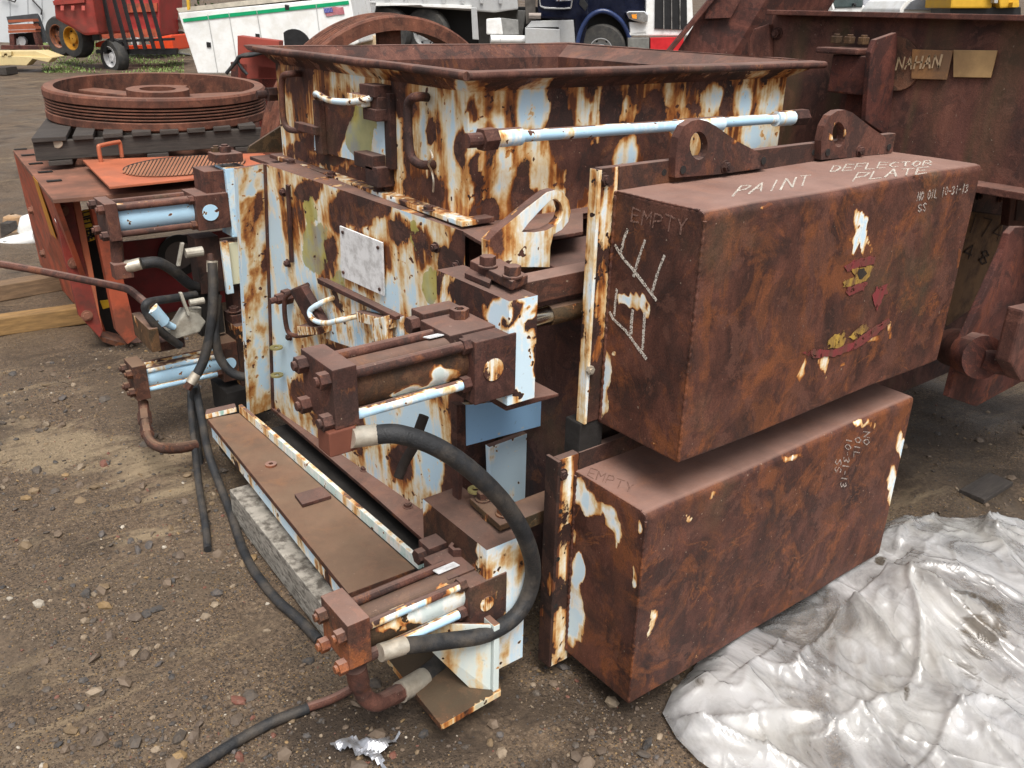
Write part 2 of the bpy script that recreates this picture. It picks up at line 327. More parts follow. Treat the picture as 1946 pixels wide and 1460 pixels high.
# ------- hopper
hx0,hy0,hy1,hx1,hzb,hzt,lz=1.35,1.962,3.2,2.70,1.18,1.53,1.583
hl=dict(x=hx0);hf=dict(y=hy0)
hop_l=[(550,240,18,80,.1),(560,290,30,25,-.3),(590,200,20,30,.0),(660,150,60,25,.15),(760,180,16,60,-.4),(740,260,14,80,-.4),(690,330,70,24,-.55),(810,360,60,30,-.4),(800,270,24,60,.35),(855,240,24,70,.2),(850,330,30,60,.3),(815,250,12,22,-.9),(830,200,14,30,.1),(875,280,16,40,-.5),(600,270,30,20,-.4),(640,300,60,18,-.3),(555,160,20,40,-.2)]
hop_f=[(925,220,30,40,.0),(1015,205,42,45,.45),(950,230,24,30,.25),(1065,235,26,50,-.45),(1060,185,30,25,-.4),(1110,210,14,34,.2),(1160,205,26,40,-.55),(1195,215,24,34,.3),(1150,245,14,14,.15),(1240,215,22,50,-.55),(1290,200,26,34,.05),(1350,190,20,40,.35),(1380,190,12,40,-.3),(1410,195,22,40,.45),(1460,190,30,40,.4),
 (960,340,26,80,.55),(905,330,14,60,-.35),(985,360,22,40,-.4),(1030,330,24,40,.1),(1055,380,22,30,.3),(1090,290,40,40,-.55),(1140,310,30,36,-.5),(1115,330,40,26,-.3),(1190,300,26,50,.5),(1238,300,14,40,-.45),(1260,300,30,60,-.4),(1010,390,30,30,-.5),(1090,370,40,40,-.3),(900,390,12,40,-.4),(930,400,24,26,-.4),(1430,260,24,40,.4),(1470,260,16,40,.3),(900,210,12,30,-.4)]
t_=.012
mb=MB();mb.grid((hx0,hy1,hzb),(hx0,hy0,hzb),(hx0,hy0,hzt),(hx0,hy1,hzt),.013);mb.grid((hx0,hy0,hzb),(hx1,hy0,hzb),(hx1,hy0,hzt),(hx0,hy0,hzt),.013)
mb.grid((hx1,hy0,hzb),(hx1,hy1,hzb),(hx1,hy1,hzt),(hx1,hy0,hzt),.1);mb.grid((hx1,hy1,hzb),(hx0,hy1,hzb),(hx0,hy1,hzt),(hx1,hy1,hzt),.1)
hop=mb.build('hopper',HOP,M,merge=True,cov=[(hl,hop_l),(hf,hop_f)])
i0,i1,j0,j1=hx0+t_,hx1-t_,hy0+t_,hy1-t_
MB().add([(i0,j0,hzb-.3),(i1,j0,hzb-.3),(i1,j1,hzb-.3),(i0,j1,hzb-.3),(i0,j0,hzt+.004),(i1,j0,hzt+.004),(i1,j1,hzt+.004),(i0,j1,hzt+.004)],[(0,1,5,4),(1,2,6,5),(2,3,7,6),(3,0,4,7),(0,1,2,3)]).build('inner_lining',RU,M)
lx0,ly0,lx1,ly1=1.30,1.893,2.81,3.262
FL=HOP.copy();FL.name='flare_peeling'
mb=MB()
lo=[(hx0,hy0,hzt),(hx1,hy0,hzt),(hx1,hy1,hzt),(hx0,hy1,hzt)];hi=[(lx0+.01,ly0+.01,lz-.012),(lx1-.01,ly0+.01,lz-.012),(lx1-.01,ly1-.01,lz-.012),(lx0+.01,ly1-.01,lz-.012)]
for k in range(4): mb.grid(lo[k],lo[(k+1)%4],hi[(k+1)%4],hi[k],.02 if k in(0,3) else .1)
il=[(i0,j0,hzt+.004),(i1,j0,hzt+.004),(i1,j1,hzt+.004),(i0,j1,hzt+.004)];ih=[(lx0+.03,ly0+.03,lz),(lx1-.03,ly0+.03,lz),(lx1-.03,ly1-.03,lz),(lx0+.03,ly1-.03,lz)]
fpl2=plane3(np.array(lo[0]),np.array(lo[1]),np.array(hi[0]))
mb.build('flare',HOP,M,merge=True,cov=[(dict(P=plane3(np.array(lo[0]),np.array(lo[3]),np.array(hi[0]))),[(600,130,120,30,-.12),(800,150,100,30,-.2),(870,160,12,12,.5)]),(dict(P=fpl2),[(960,155,60,20,-.22),(1100,155,60,20,-.25),(1150,150,30,20,-.3),(1300,150,160,20,-.18)])])
mb=MB()
for k in range(4): mb.grid(il[k],il[(k+1)%4],ih[(k+1)%4],ih[k],.06)
mb.build('flare_lining',RU,M,merge=True)
mb=MB()                                     # rolled lip, a wavy rusted edge
def lipring(a,b,out):
    a=np.array(a);b=np.array(b);n=40;pts=[]
    for i in range(n+1):
        q=a*(1-i/n)+b*(i/n);q=q+Z*.003*noise.noise(Vector(q*6))+out*.004*noise.noise(Vector(q*9));pts.append(q)
    mb.tube(pts,.0115,8)
L4=[(lx0,ly0,lz-.006),(lx1,ly0,lz-.010),(lx1,ly1,lz-.006),(lx0,ly1,lz-.006)]
lipring(L4[0],L4[1],-Y);lipring(L4[1],L4[2],X);lipring(L4[2],L4[3],Y);lipring(L4[3],L4[0],-X)
for k in range(4):
    c0,c1=np.array(L4[k]),np.array(L4[(k+1)%4]);d0,d1=np.array(ih[k]),np.array(ih[(k+1)%4]);mb.hexa([c0-Z*.008,c1-Z*.008,d1-Z*.012,d0-Z*.012],[c0+Z*.008,c1+Z*.008,d1+Z*.004,d0+Z*.004])
mb.build('lip',RU,M,smooth=60)
# hopper inspection door
H=lambda px,py,o=0.:A(px,py,x=hx0-o)
d=MB();q=[H(601,262),H(620,186),H(744,196),H(742,318)];q=[H(604,285),H(604,182),H(743,200),H(743,320)]
mb=MB();mb.grid(q[0]-X*.014,q[3]-X*.014,q[2]-X*.014,q[1]-X*.014,.012)
for k in range(4): mb.add([q[k],q[(k+1)%4],q[(k+1)%4]-X*.014,q[k]-X*.014],[(0,1,2,3)])
door=mb.build('inspection_door',WALL,M,merge=True,cov=[(dict(x=hx0-.014),[(628,250,24,70,-1.2),(690,245,30,60,.35),(728,250,16,60,.5),(660,300,30,30,-.1),(685,245,40,75,1.0,1),(640,220,40,60,-1.)])])
mb=MB();mb.box(hx0-.035,hx0-.014,float(H(618,200)[1])-.025,float(H(618,200)[1])+.025,float(H(618,290)[2]),float(H(618,190)[2]));mb.build('hinge_bar',RMIX,door,bevel=.003)
hb=lambda px0,px1,py0,py1,o0,o1:(float(H(px0,py0,o0)[1]),float(H(px1,py0,o0)[1]),float(H(px0,py1,o0)[2]),float(H(px0,py0,o0)[2]))
def wbox(px,py,hw,hh,dep,name,mat,parent,off=.0):   # small block on the hopper wall, centred on a pixel
    c=H(px,py);return MB().box(hx0-dep-off,hx0-off,c[1]-hw,c[1]+hw,c[2]-hh,c[2]+hh).build(name,mat,parent,bevel=.003)
wbox(730,171,.045,.017,.06,'hinge_block',RUD,door);wbox(733,195,.04,.02,.05,'hinge_block',RU,door);wbox(735,216,.04,.017,.06,'hinge_block',RUD,door)
wbox(716,188,.05,.017,.045,'hinge_block',CAPW,door,.03)
wbox(722,303,.06,.022,.06,'hinge_block',RMIX,door);wbox(738,332,.038,.03,.06,'hinge_block',RUD,door);wbox(748,250,.018,.11,.022,'door_jamb',RUD,M)
def chandle(pts,r,mat,parent,name='handle'):
    return MB().tube(smooth_path(pts,6),r,10).build(name,mat,parent,smooth=60)
chandle([H(600,184,.02),H(602,178,.07),H(625,190,.085),H(660,194,.085),H(690,190,.075),H(705,186,.05)],.010,POST,door)
chandle([H(572,140,0),H(552,141,.05),H(537,148,.06),H(536,190,.06),H(540,232,.06),H(552,247,.055),H(580,247,.03),H(600,246,.03)],.011,RMIX,M,'c_handle')
wbox(604,243,.085,.014,.03,'handle_strap',RMIX,M,.02)
chandle([H(812,185,0),H(795,184,.05),H(780,190,.06),H(775,210,.06),H(777,270,.06),H(783,300,.06),H(800,313,.05),H(825,313,0)],.013,RUD,M,'c_handle')
MB().tube(smooth_path([H(818,285,.05),H(822,300,.06),H(814,312,.045),H(820,325,.02),H(824,345,.02),H(823,365,.015)],5),.003,6).build('tie_wire',FERR,M)
# stud with nuts sticking out to the left of the hopper
sp=A(500,180,x=1.31);mb=MB();mb.cyl(sp-X*.02+Y*.01,sp+X*.12,.014,14);mb.cyl(sp+X*.015,sp+X*.055,.026,6);mb.build('stud',RUD,M,bevel=.001)
# tie rod across the front
ty=1.875
r0,r1=A(893,268,y=ty),A(1528,221,y=ty);zz=lambda px:r0+(r1-r0)*((px-893)/(1528-893))
c=lambda px,py:A(px,py,y=ty)
tr=MB().cyl(c(985,259),c(1500,224),.0165,18).build('tie_rod',BLUE,M,smooth=40)
MB().cyl(c(940,263),c(988,259),.024,18).build('sleeve',BLUEM,tr,smooth=40);MB().cyl(c(1282,242),c(1370,235),.0235,18).build('sleeve',POST,tr,smooth=40);MB().cyl(c(1473,226),c(1505,224),.025,18).build('sleeve',POST,tr,smooth=40)
MB().cyl(c(913,266),c(940,263),.031,6).build('nut',RMIX,tr,bevel=.002);MB().tube([c(886,268),c(913,266)],.019,14).build('threaded_end',RUD,tr);MB().cyl(c(1504,224),c(1529,222),.029,6).build('nut',RUD,tr,bevel=.002)
# nameplate and lower hatch on the casing wall
q=[w(655,525,.006),w(735,561,.006),w(732,460,.006),w(651,428,.006)]
npl=MB().prism(q,wn_*.006).build('nameplate',PLATE,M,bevel=.001)
for px,py in((658,440),(725,469),(659,516),(728,548)): MB().cyl(w(px,py,.012),w(px,py,.016),.006,8).build('rivet',RUD,npl)
mb=MB();W4=lambda a,b,c_,d_,o,t:MB().prism([w(*a,o),w(*b,o),w(*c_,o),w(*d_,o)],wn_*t)
hat=W4((625,640),(770,690),(770,600),(622,528),.002,.018).build('lower_hatch',BLUEM,M,bevel=.002)
W4((622,534),(770,603),(770,596),(620,524),.018,.02).build('hatch_rim',RUD,hat,bevel=.002)
W4((578,545),(600,537),(640,605),(616,614),.03,.03).build('wedge_bar',RUD,hat,bevel=.003)
W4((596,610),(640,612),(640,626),(598,628),.02,.05).build('keeper',CAPW,hat,bevel=.003)
W4((700,585),(765,600),(765,618),(705,605),.02,.03).build('keeper',CAPW,hat,bevel=.003);W4((735,597),(760,592),(763,640),(738,640),.03,.03).build('keeper',CAPW,hat,bevel=.003)
chandle([w(648,560,.0),w(632,570,.05),w(622,582,.07),w(632,597,.075),w(655,603,.075),w(680,598,.07),w(700,594,.04)],.010,POST,hat)
chandle([w(590,540,.01),w(572,552,.05),w(568,570,.06),w(571,610,.06),w(577,628,.055),w(592,632,.04),w(612,628,.02)],.009,RMIX,hat)
wp=w(552,562);mb=MB();mb.cyl(wp,wp+wn_*.03,.030,6);mb.cyl(wp+wn_*.03,wp+wn_*.06,.021,6);mb.cyl(wp+wn_*.06,wp+wn_*.085,.012,12);mb.build('stud',RUD,M,bevel=.0015)
for px,py in((541,365),(549,500),(870,505),(552,640),(867,560),(690,820),(830,470)): MB().bolt(w(px,py,.002),wn_,.012,.014).build('bolt',RUD,M)
q=[w(548,350,.003),w(553,352,.003),w(560,498,.003),w(555,498,.003)];MB().prism(q,wn_*.008).build('seam_strip',RUD,M)
# brass washers lugs at the far lower corner
for px,py in((540,656),(541,708)):
    cc=w(px,py,.035);MB().lathe(cc,Z,[(.011,-.003),(.026,-.003),(.026,.003),(.011,.003)],20,True).build('washer_lug',BRASS,M)
# ------- base: flange of the casing, rail, angle, sole plate
zb=.12
MB().prism([A(497,762,z=zb),A(518,758,z=zb),A(880,1006,z=zb),A(885,1045,z=zb),A(815,1035,z=zb),A(692,926,z=zb),A(505,766,z=zb)],Z*-.015).build('base_flange',RMIX,M,bevel=.002)
for px,py in((533,782),(571,800),(693,893),(775,963),(640,862)): MB().bolt(A(px,py,z=zb),Z,.014,.013).build('bolt',RUD,M)
zr=.25
q=[A(393,795,z=zr),A(455,785,z=zr),A(790,1080,z=zr),A(662,1128,z=zr)]
rail=MB().prism(q,Z*-.022).build('base_rail',RAIL,M,bevel=.004)
mb=MB();a,b=q[0],q[3];dn=nrm(np.cross(b-a,Z));mb.prism([a+X*.012-Z*.022,b+X*.012-Z*.022,b+X*.012-Z*.085,a+X*.012-Z*.085],X*.012);mb.build('rail_web',POST,rail,bevel=.002)
a,b=A(455,785,z=zr),A(795,1083,z=zr)
mb=MB();mb.prism([a,b,b+X*.014,a+X*.014],Z*.035);mb.prism([a+X*.016,b+X*.016,b+X*.032,a+X*.032],Z*.012);mb.build('rail_angle',paintrust('mint_peeling',base=.72,big=.9,scale=1.2,topwear=.1,tint=(.9,1,.75),paint=(.55,.70,.66),stain=.9),M,bevel=.002)
MB().prism([A(391,797,z=zr+.003),A(450,783,z=zr+.003),A(447,775,z=zr+.003),A(393,787,z=zr+.003)],Z*.02).build('rail_clip',paintrust('mint_clip',base=.6,paint=(.3,.5,.45),scale=2),M,bevel=.002)
MB().prism([A(560,945,z=zr+.002),A(612,930,z=zr+.002),A(630,948,z=zr+.002),A(575,965,z=zr+.002)],Z*.012).build('loose_tab',RUD,M,bevel=.002)
MB().lathe(A(515,883,z=zr+.004),Z,[(.008,-.004),(.02,-.004),(.02,.004),(.008,.004)],18,True).build('loose_washer',RORG,M)
MB().box(1.0,1.33,2.05,3.3,.01,.035).build('gap_shade_grime',DARK,M)  # black slab paints the shade of the rail gap along with its grime
# ------- hydraulic cylinders
def hexbolts(mbname,pts,ax,r,h,parent,mat):
    for p in pts:
        mb=MB();mb.cyl(p,np.array(p)+ax*h,r,6);mb.cyl(np.array(p)+ax*h,np.array(p)+ax*(h*1.35),r*.55,10);mb.build(mbname,mat,parent,bevel=.0012)
def hyd(yf,cap,head,back,hback,mcap,mhead,mbar,mrods,cov=None,rods=(0,1,2,3),label=None):
    c0,c1,cb=A(*cap[0],y=yf),A(*cap[1],y=yf),A(*cap[2],y=yf);x0,x1=c0[0],c1[0];zt=(c0[2]+c1[2])/2;zbm=cb[2]
    dep=A(*back,z=zt)[1]-yf;h0,h1,hbm=A(*head[0],y=yf),A(*head[1],y=yf),A(*head[2],y=yf);g0,g1=h0[0],h1[0];hzt_=(h0[2]+h1[2])/2;hzb_=hbm[2]
    dep=max(.11,min(.22,dep));yc=yf+dep/2;zc=(max(zbm,hzb_)+min(zt,hzt_))/2;hs=min(zt-zbm,hzt_-hzb_,dep)/2
    br=MB().tube([(x1+(g0-x1)*i/40,yc,zc) for i in range(41)],hs*.80,56)
    bar=br.build('hydraulic_cylinder',mbar,M,smooth=40,cov=[(dict(y=yc-hs*.80+.014),cov)] if cov else None)
    if label: bar['label']=label
    MB().box(x0,x1,yf,yf+dep,zbm,zt).build('end_cap',mcap,bar,bevel=.003)
    hd=MB().box(g0,g1,yf-.004,yf+dep,hzb_,hzt_).build('head_block',mhead,bar,bevel=.003)
    k=0;m_=hs*.80;e=.018
    for dy in(-1,1):
        for dz in(-1,1):
            yy,z_=yc+dy*(dep/2-e-.004),zc+dz*(hs-e-.002)
            MB().cyl((x1-.001,yy,z_),(g0+.001,yy,z_),.0125,14).build('clamp_rod',mrods[k],bar,smooth=40);k+=1
            hexbolts('rod_nut',[(x0,yy,z_)],-X,.019,.022,bar,mcap)
            if dy<0: hexbolts('rod_nut',[(g0,yy+.0,z_)],-X,.019,.02,bar,mhead)
    return dict(bar=bar,x0=x0,x1=x1,g0=g0,g1=g1,yc=yc,zc=zc,zt=zt,zb=zbm,hzt=hzt_,hzb=hzb_,dep=dep,yf=yf,hs=hs)
YN=1.46;YF=3.50
NU=hyd(YN,((631,704),(678,694),(638,819)),((901,650),(980,632),(898,771)),(580,660),(826,605),RU,RUD,paintrust('barrel_half_bare',base=.12,big=.5,jag=1.6,tint=(1,1.1,.8),stain=1.2,paint=(.6,.68,.66)),[BLUEM,RU,RU,RU],cov=[(800,742,70,22,.75),(850,715,45,35,.6),(770,745,30,16,.5)],label='bare rust brown cylinder nearest above the big hose loop')
NL=hyd(YN,((660,1191),(703,1173),(666,1275)),((892,1116),(962,1086),(894,1210)),(612,1131),(830,1048),RORG,RMIX,paintrust('barrel_green_grime',base=.16,big=.5,jag=1.6,tint=(1,1.15,.7),stain=1.2,paint=(.6,.68,.66)),[BLUE,BLUEM,RMIX,RMIX],cov=[(800,1165,80,22,.7),(850,1135,50,35,.7),(740,1190,40,20,.5)])
FU=hyd(YF,((198,390),(222,386),(207,461)),((370,376),(432,363),(373,440)),(167,376),(350,360),RU,RMIX,BLUE,[RMIX,RMIX,RU,RU])
FLO=hyd(YF,((251,701),(277,691),(263,763)),((417,653),(461,646),(416,729)),(231,682),(400,640),RAIL,RAIL,BLUE,[BLUE,BLUEM,BLUE,BLUEM])
def disc(px,py,yf,r,mat,par): 
    c_=A(px,py,y=yf);MB().cyl(c_,c_-Y*.003,r,26).build('plug',mat,par)
disc(937,702,YN-.004,.027,CAPW,NU['bar']);disc(925,1147,YN-.004,.021,CAPW,NL['bar']);disc(400,404,YF-.004,.033,BLUE,FU['bar']);disc(437,691,YF-.004,.027,BLUE,FLO['bar'])
MB().box(NL['g0']-.01,NL['g0']+.05,YN-.006,YN+.001,NL['hzb']+.006,NL['hzt']-.01).build('paint_scab',CAPW,NL['bar'],bevel=.001) if False else None
# port adaptors, gland plates, tags on the near cylinders
for C_,pn,tagpx,gl in((NU,(873,603),(833,640),[(787,598),(880,572),(885,600),(800,626)]),(NL,(869,1050),(848,1082),[(795,1033),(870,1003),(885,1030),(800,1063)])):
    gz_=C_['hzt']+.0
    MB().box(C_['g0']-.03,C_['g1']-.02,C_['yf']+.05,C_['yf']+C_['dep']+.03,C_['hzt']-.03,C_['hzt']+.006).build('port_block',RU if C_ is NU else RMIX,C_['bar'],bevel=.003)
    p=A(*pn,z=C_['hzt']+.006);MB().lathe(p,Z,[(.012,0),(.024,0),(.024,.022),(.012,.022)],6,True).build('port_nut',RU,C_['bar'],bevel=.0015)
    b0=A(*gl[0],z=gz_);b1=A(*gl[1],z=gz_)
    MB().box(b0[0],b1[0],C_['yf']+C_['dep']+.045,C_['yf']+C_['dep']+.10,gz_-.05,gz_+.012).build('gland_bar',RU,C_['bar'],bevel=.003)
    MB().cyl((b0[0],C_['yf']+C_['dep']+.072,gz_-.02),(b0[0]-.025,C_['yf']+C_['dep']+.072,gz_-.02),.022,6).build('gland_bolt',RU,C_['bar'],bevel=.0015)
    t=A(*tagpx,z=C_['zc']+C_['hs']*.80);MB().obox(t+Z*.004,(.032,0,.0),(0,.014,-.003),(0,0,.0012)).build('data_tag',PLATE,C_['bar'])
# ------- near bearing posts, guides and rods
P=lambda px,py,y=YN:A(px,py,y=y)
def post(yf,tl,tr,bl,dep,name,mat):
    a,b,c_=P(*tl,yf),P(*tr,yf),P(*bl,yf);return MB().ghexa([(a[0],yf,c_[2]),(b[0],yf,c_[2]),(b[0],yf+dep,c_[2]),(a[0],yf+dep,c_[2])],[(a[0],yf,a[2]),(b[0],yf,a[2]),(b[0],yf+dep,a[2]),(a[0],yf+dep,a[2])],.012),(a,b,c_)
mb,(a,b,c_)=post(YN,(968,573),(1022,556),(975,768),.30,'bearing_post',POST)
bpst=mb.build('bearing_post',POST,M,merge=True,cov=[(dict(x=float(a[0])),[(900,620,60,80,-.45),(930,590,40,30,.35),(900,560,60,30,-.4)]),(dict(y=YN),[(1016,700,9,60,-.5),(1008,620,8,20,-.5),(972,600,8,40,-.35),(1018,600,7,50,-.3),(978,750,12,20,-.3),(1000,580,30,8,-.3)])])
zt=float(a[2])
kp=MB().prism([A(893,512,z=zt+.012),A(972,553,z=zt+.012),A(1003,540,z=zt+.012),A(928,494,z=zt+.012)],Z*.022).build('keeper_plate',RU,M,bevel=.003)
for px,py in((927,508),(974,527)):
    p=A(px,py,z=zt+.034);mb=MB();mb.cyl(p,p+Z*.006,.024,16);mb.cyl(p+Z*.006,p+Z*.028,.020,6);mb.build('bolt',RU,kp,bevel=.002)
MB().prism([A(883,528,z=zt+.002),A(930,548,z=zt+.002),A(945,520,z=zt+.002),A(905,505,z=zt+.002)],Z*.012).build('shim',RUD,kp,bevel=.001)
ga=A(1005,535,z=zt-.002)
MB().box(float(b[0])-.02,1.95,YN+.06,YN+.125,zt-.045,zt+.012).build('guide_bar',paintrust('guide_brown',base=-.6,tint=(1,.95,.85),dust_toplight=.9),M,bevel=.003)
MB().cyl((float(b[0]),YN+.08,P(1050,625)[2]),(float(b[0])+.10,YN+.08,P(1050,625)[2]),.024,24).build('piston_rod',CHROME,M,smooth=40)
MB().cyl((float(b[0])+.10,YN+.08,P(1050,625)[2]),(1.8,YN+.08,P(1050,625)[2]),.026,20).build('rod_sleeve',OLIVE,M,smooth=40)
# ledge angle and blue panels under the post
yl_=1.70
MB().prism([A(958,768,y=YN+.02),A(1062,748,y=YN+.02),A(1062,754,y=YN+.02),A(962,782,y=YN+.02)],Y*.30).build('ledge_angle',RMIX,M,bevel=.003)
MB().prism([A(885,770,y=yl_),A(1062,752,y=yl_),A(1058,802,y=yl_),A(886,848,y=yl_)],Y*.02).build('blue_panel',paintrust('clean_blue',base=1.0,big=.5,paint=(.30,.52,.78),stain=.6,pale=(.36,.56,.76)),M,bevel=.002)
MB().prism([A(868,770,y=yl_-.002),A(885,770,y=yl_-.002),A(886,850,y=yl_-.002),A(872,1000,y=yl_-.002)],Y*.03).build('panel_edge',RMIX,M,bevel=.002)
MB().prism([A(930,850,y=yl_+.06),A(1040,810,y=yl_+.06),A(1040,935,y=yl_+.06),A(935,990,y=yl_+.06)],Y*.02).build('back_panel',POST,M,bevel=.002)
MB().prism([A(870,850,y=yl_+.14),A(940,830,y=yl_+.14),A(940,1000,y=yl_+.14),A(870,1000,y=yl_+.14)],Y*.02).build('corner_panel',paintrust('yellow_corner',base=.5,paint=(.55,.5,.2),pale=(.5,.42,.16)),M,bevel=.002)
# dark void behind the guards: shafts and bearing blocks
MB().box(1.42,2.5,1.50,1.88,.15,1.12).build('bearing_housing',RUD,M,bevel=.01)
# lower bearing post
a,b=P(925,1046),P(1000,1016)
mb=MB();mb.ghexa([(a[0],YN,.10),(b[0],YN,.10),(b[0],YN+.30,.10),(a[0],YN+.30,.10)],[(a[0],YN,a[2]),(b[0],YN,a[2]),(b[0],YN+.30,a[2]),(a[0],YN+.30,a[2])],.013)
lp=mb.build('bearing_post',paintrust('lower_post',base=.85,big=1.,scale=1.2,stain=.9,tint=(.8,.8,.6),jag=1.1,topwear=.8),M,merge=True,cov=[(dict(x=float(a[0])),[(850,1010,90,90,-.7),(900,1100,40,60,-.3)]),(dict(y=YN),[(990,1070,18,60,-.25),(960,1060,20,30,-.2)])])
zt=float(a[2]);kp=MB().prism([A(892,958,z=zt+.012),A(950,1010,z=zt+.012),A(990,995,z=zt+.012),A(925,943,z=zt+.012)],Z*.018).build('keeper_plate',OLIVE,M,bevel=.003)
for px,py in((918,950),(957,978)):
    p=A(px,py,z=zt+.03);mb=MB();mb.cyl(p,p+Z*.006,.022,16);mb.cyl(p+Z*.006,p+Z*.026,.018,6);mb.build('bolt',RAIL,kp,bevel=.002)
MB().lathe(A(904,931,z=zt+.05),Z,[(.01,-.003),(.022,-.003),(.022,.003),(.01,.003)],18,True).build('washer_lug',BRASS,M)
MB().box(b[0]-.05,1.95,YN+.05,YN+.13,zt-.03,zt+.01).build('guide_bar',OLIVE,M,bevel=.003)
# foot: sole plate with white gusset
zs=.085
MB().prism([A(735,1250,z=zs),A(838,1378,z=zs),A(952,1312,z=zs),A(930,1215,z=zs),A(850,1190,z=zs)],Z*-.02).build('sole_plate',paintrust('foot_mud',base=.52,big=1.2,tint=(.9,.95,.65),paint=(.55,.55,.45),pale=(.5,.48,.36),dust_toplight=.6,dust_toplight_col=(.11,.082,.05),topwear=.15),M,bevel=.002)
ft=A(948,1310,z=zs);mb=MB();mb.prism([(ft[0],ft[1],zs),(ft[0],ft[1],.30),(ft[0],ft[1]+.015,.30),(ft[0],ft[1]+.30,.30),(ft[0],ft[1]+.30,zs)],X*-.018)
mb.prism([(ft[0]-.02,ft[1]+.01,zs),(ft[0]-.02,ft[1]+.01,.30),(ft[0]-.2,ft[1]+.15,.30),(ft[0]-.06,ft[1]+.05,zs)],Y*.008)
mb.build('foot_gusset',paintrust('foot_white',base=.76,big=.9,jag=1.2,paint=(.62,.70,.68),pale=(.68,.72,.66),tint=(1.1,1.1,.7)),M,bevel=.002)
# lifting lug beside the hopper
yl=1.66;L=lambda px,py:A(px,py,y=yl)
outer=[(930,508),(928,458),(945,441),(975,417),(1010,388),(1040,365),(1055,361),(1070,366),(1081,381),(1085,402),(1080,422),(1068,437),(1052,446),(1046,470),(1045,508)]
inner=[(992,441),(1005,424),(1025,402),(1045,382),(1056,378),(1066,386),(1070,401),(1066,417),(1055,429),(1038,438),(1015,442)]
lug=MB().prism([L(*p) for p in outer],Y*.03,[L(*p) for p in inner]).build('lifting_lug',paintrust('lug_peeling',base=.60,big=1.0,scale=1.6,stain=.9),M,bevel=.002)
# coiled hose behind the keeper
MB().tube(smooth_path([A(960,507,y=1.72),A(985,501,y=1.74),A(1010,503,y=1.76),A(1035,512,y=1.78)],6),.013,10).build('hose',simple('olive_hose',(.16,.13,.08),.7,0,.2,40),M,smooth=60)
# ------- far posts, pump and fittings
def fbox(tl,tr,bl,yf,dep,name,mat,par=M,bev=.003):
    a,b,c_=A(*tl,y=yf),A(*tr,y=yf),A(*bl,y=yf);return MB().box(a[0],b[0],yf,yf+dep,c_[2],(a[2]+b[2])/2).build(name,mat,par,bevel=bev)
fbox((428,322),(470,316),(440,452),YF,.12,'bearing_post',BLUE);fbox((388,330),(430,320),(395,372),YF+.02,.14,'bearing_post',RHEAD)
t=A(428,300,y=YF+.06);MB().box(t[0]-.05,t[0]+.06,YF+.02,YF+.12,t[2]-.015,t[2]+.02).build('keeper_plate',RU,M,bevel=.003)
p=A(428,290,y=YF+.07);MB().bolt(p-Z*.005,Z,.024,.03).build('bolt',RU,M);p=A(411,290,y=YF+.1);MB().bolt(p-Z*.01,Z,.02,.03).build('bolt',OLIVE,M)
fbox((433,462),(486,455),(440,542),YF+.02,.10,'side_panel',paintrust('cream_panel',base=.85,big=.6,paint=(.66,.66,.48),pale=(.62,.56,.34)),M)
fbox((420,460),(434,458),(432,560),YF,.02,'torn_edge',POST,M);fbox((440,545),(492,540),(442,615),YF+.05,.1,'crosspiece',RUD)
fbox((448,622),(496,612),(462,745),YF-.02,.14,'bearing_post',paintrust('dark_flaking',base=.42,big=.8,scale=3.2,paint=(.5,.58,.50),tint=(.45,.55,.55)))
fbox((430,742),(510,735),(440,800),YF-.05,.2,'pedestal',DARK);fbox((440,600),(495,592),(442,640),YF+.02,.1,'crosspiece',RUD)
p=A(445,592,y=YF+.05);MB().bolt(p,Z,.022,.02).build('bolt',RUD,M)
MB().cyl(A(466,385,y=YF+.06),A(490,380,y=YF+.06),.03,16).build('piston_rod',CHROME,M,smooth=40)
# manifold block with valves and the long pump handle
man=fbox((370,455),(415,448),(385,560),YF+.05,.10,'valve_manifold',paintrust('manifold_grime',base=-.6,tint=(.55,.6,.6),dust_toplight=.3,ring=False));fbox((372,555),(418,548),(385,640),YF+.08,.10,'manifold_block',DARK,man)
VAL=simple('cast_valve',(.42,.40,.34),.55,.3,.2,25,.25,70,(.14,.10,.07),.4,20)
c_=A(352,482,y=YF-.02);mb=MB();mb.cyl(c_,c_+X*.07,.02,12);mb.obox(c_-X*.02,(.006,0,0),(0,.01,0),(.014,0,.045));mb.build('valve_tap',VAL,man,bevel=.002)
c_=A(360,576,y=YF-.06);mb=MB();mb.cyl(c_,c_+X*.06,.014,12);mb.obox(c_-X*.02,(.006,0,0),(0,.01,0),(-.01,0,.05));mb.build('valve_tap',VAL,man,bevel=.002)
mb=MB();pc=[A(318,635,y=YF-.05),A(338,615,y=YF-.05),A(352,592,y=YF-.05),A(378,596,y=YF-.05),A(392,612,y=YF-.05),A(380,632,y=YF-.05),A(335,645,y=YF-.05)]
pump=MB().prism(pc,Y*.07).build('hand_pump',VAL,M,bevel=.006);MB().cyl(A(370,600,y=YF-.02),A(370,585,y=YF-.02),.026,16).build('pump_neck',VAL,pump,smooth=40)
mb=MB();mb.cyl(A(287,585,y=YF-.1),A(310,612,y=YF-.08),.027,18);mb.cyl(A(310,612,y=YF-.08),A(330,622,y=YF-.06),.014,12);sl=mb.build('handle_socket',BLUE,pump,smooth=40)
hp=[A(0,502,y=4.35),A(80,516,y=4.2),A(160,532,y=4.0),A(215,543,y=3.85),A(243,550,y=3.7),A(258,560,y=3.6),A(290,588,y=YF-.1)]
MB().tube(smooth_path(hp,6),.0165,12).build('pump_handle',RU,pump,smooth=60)
fbox((283,628),(300,622),(292,670),YF-.12,.24,'pump_base',OLIVE,M)
fbox((300,655),(350,640),(302,670),YF-.02,.2,'pump_base',RU,M)
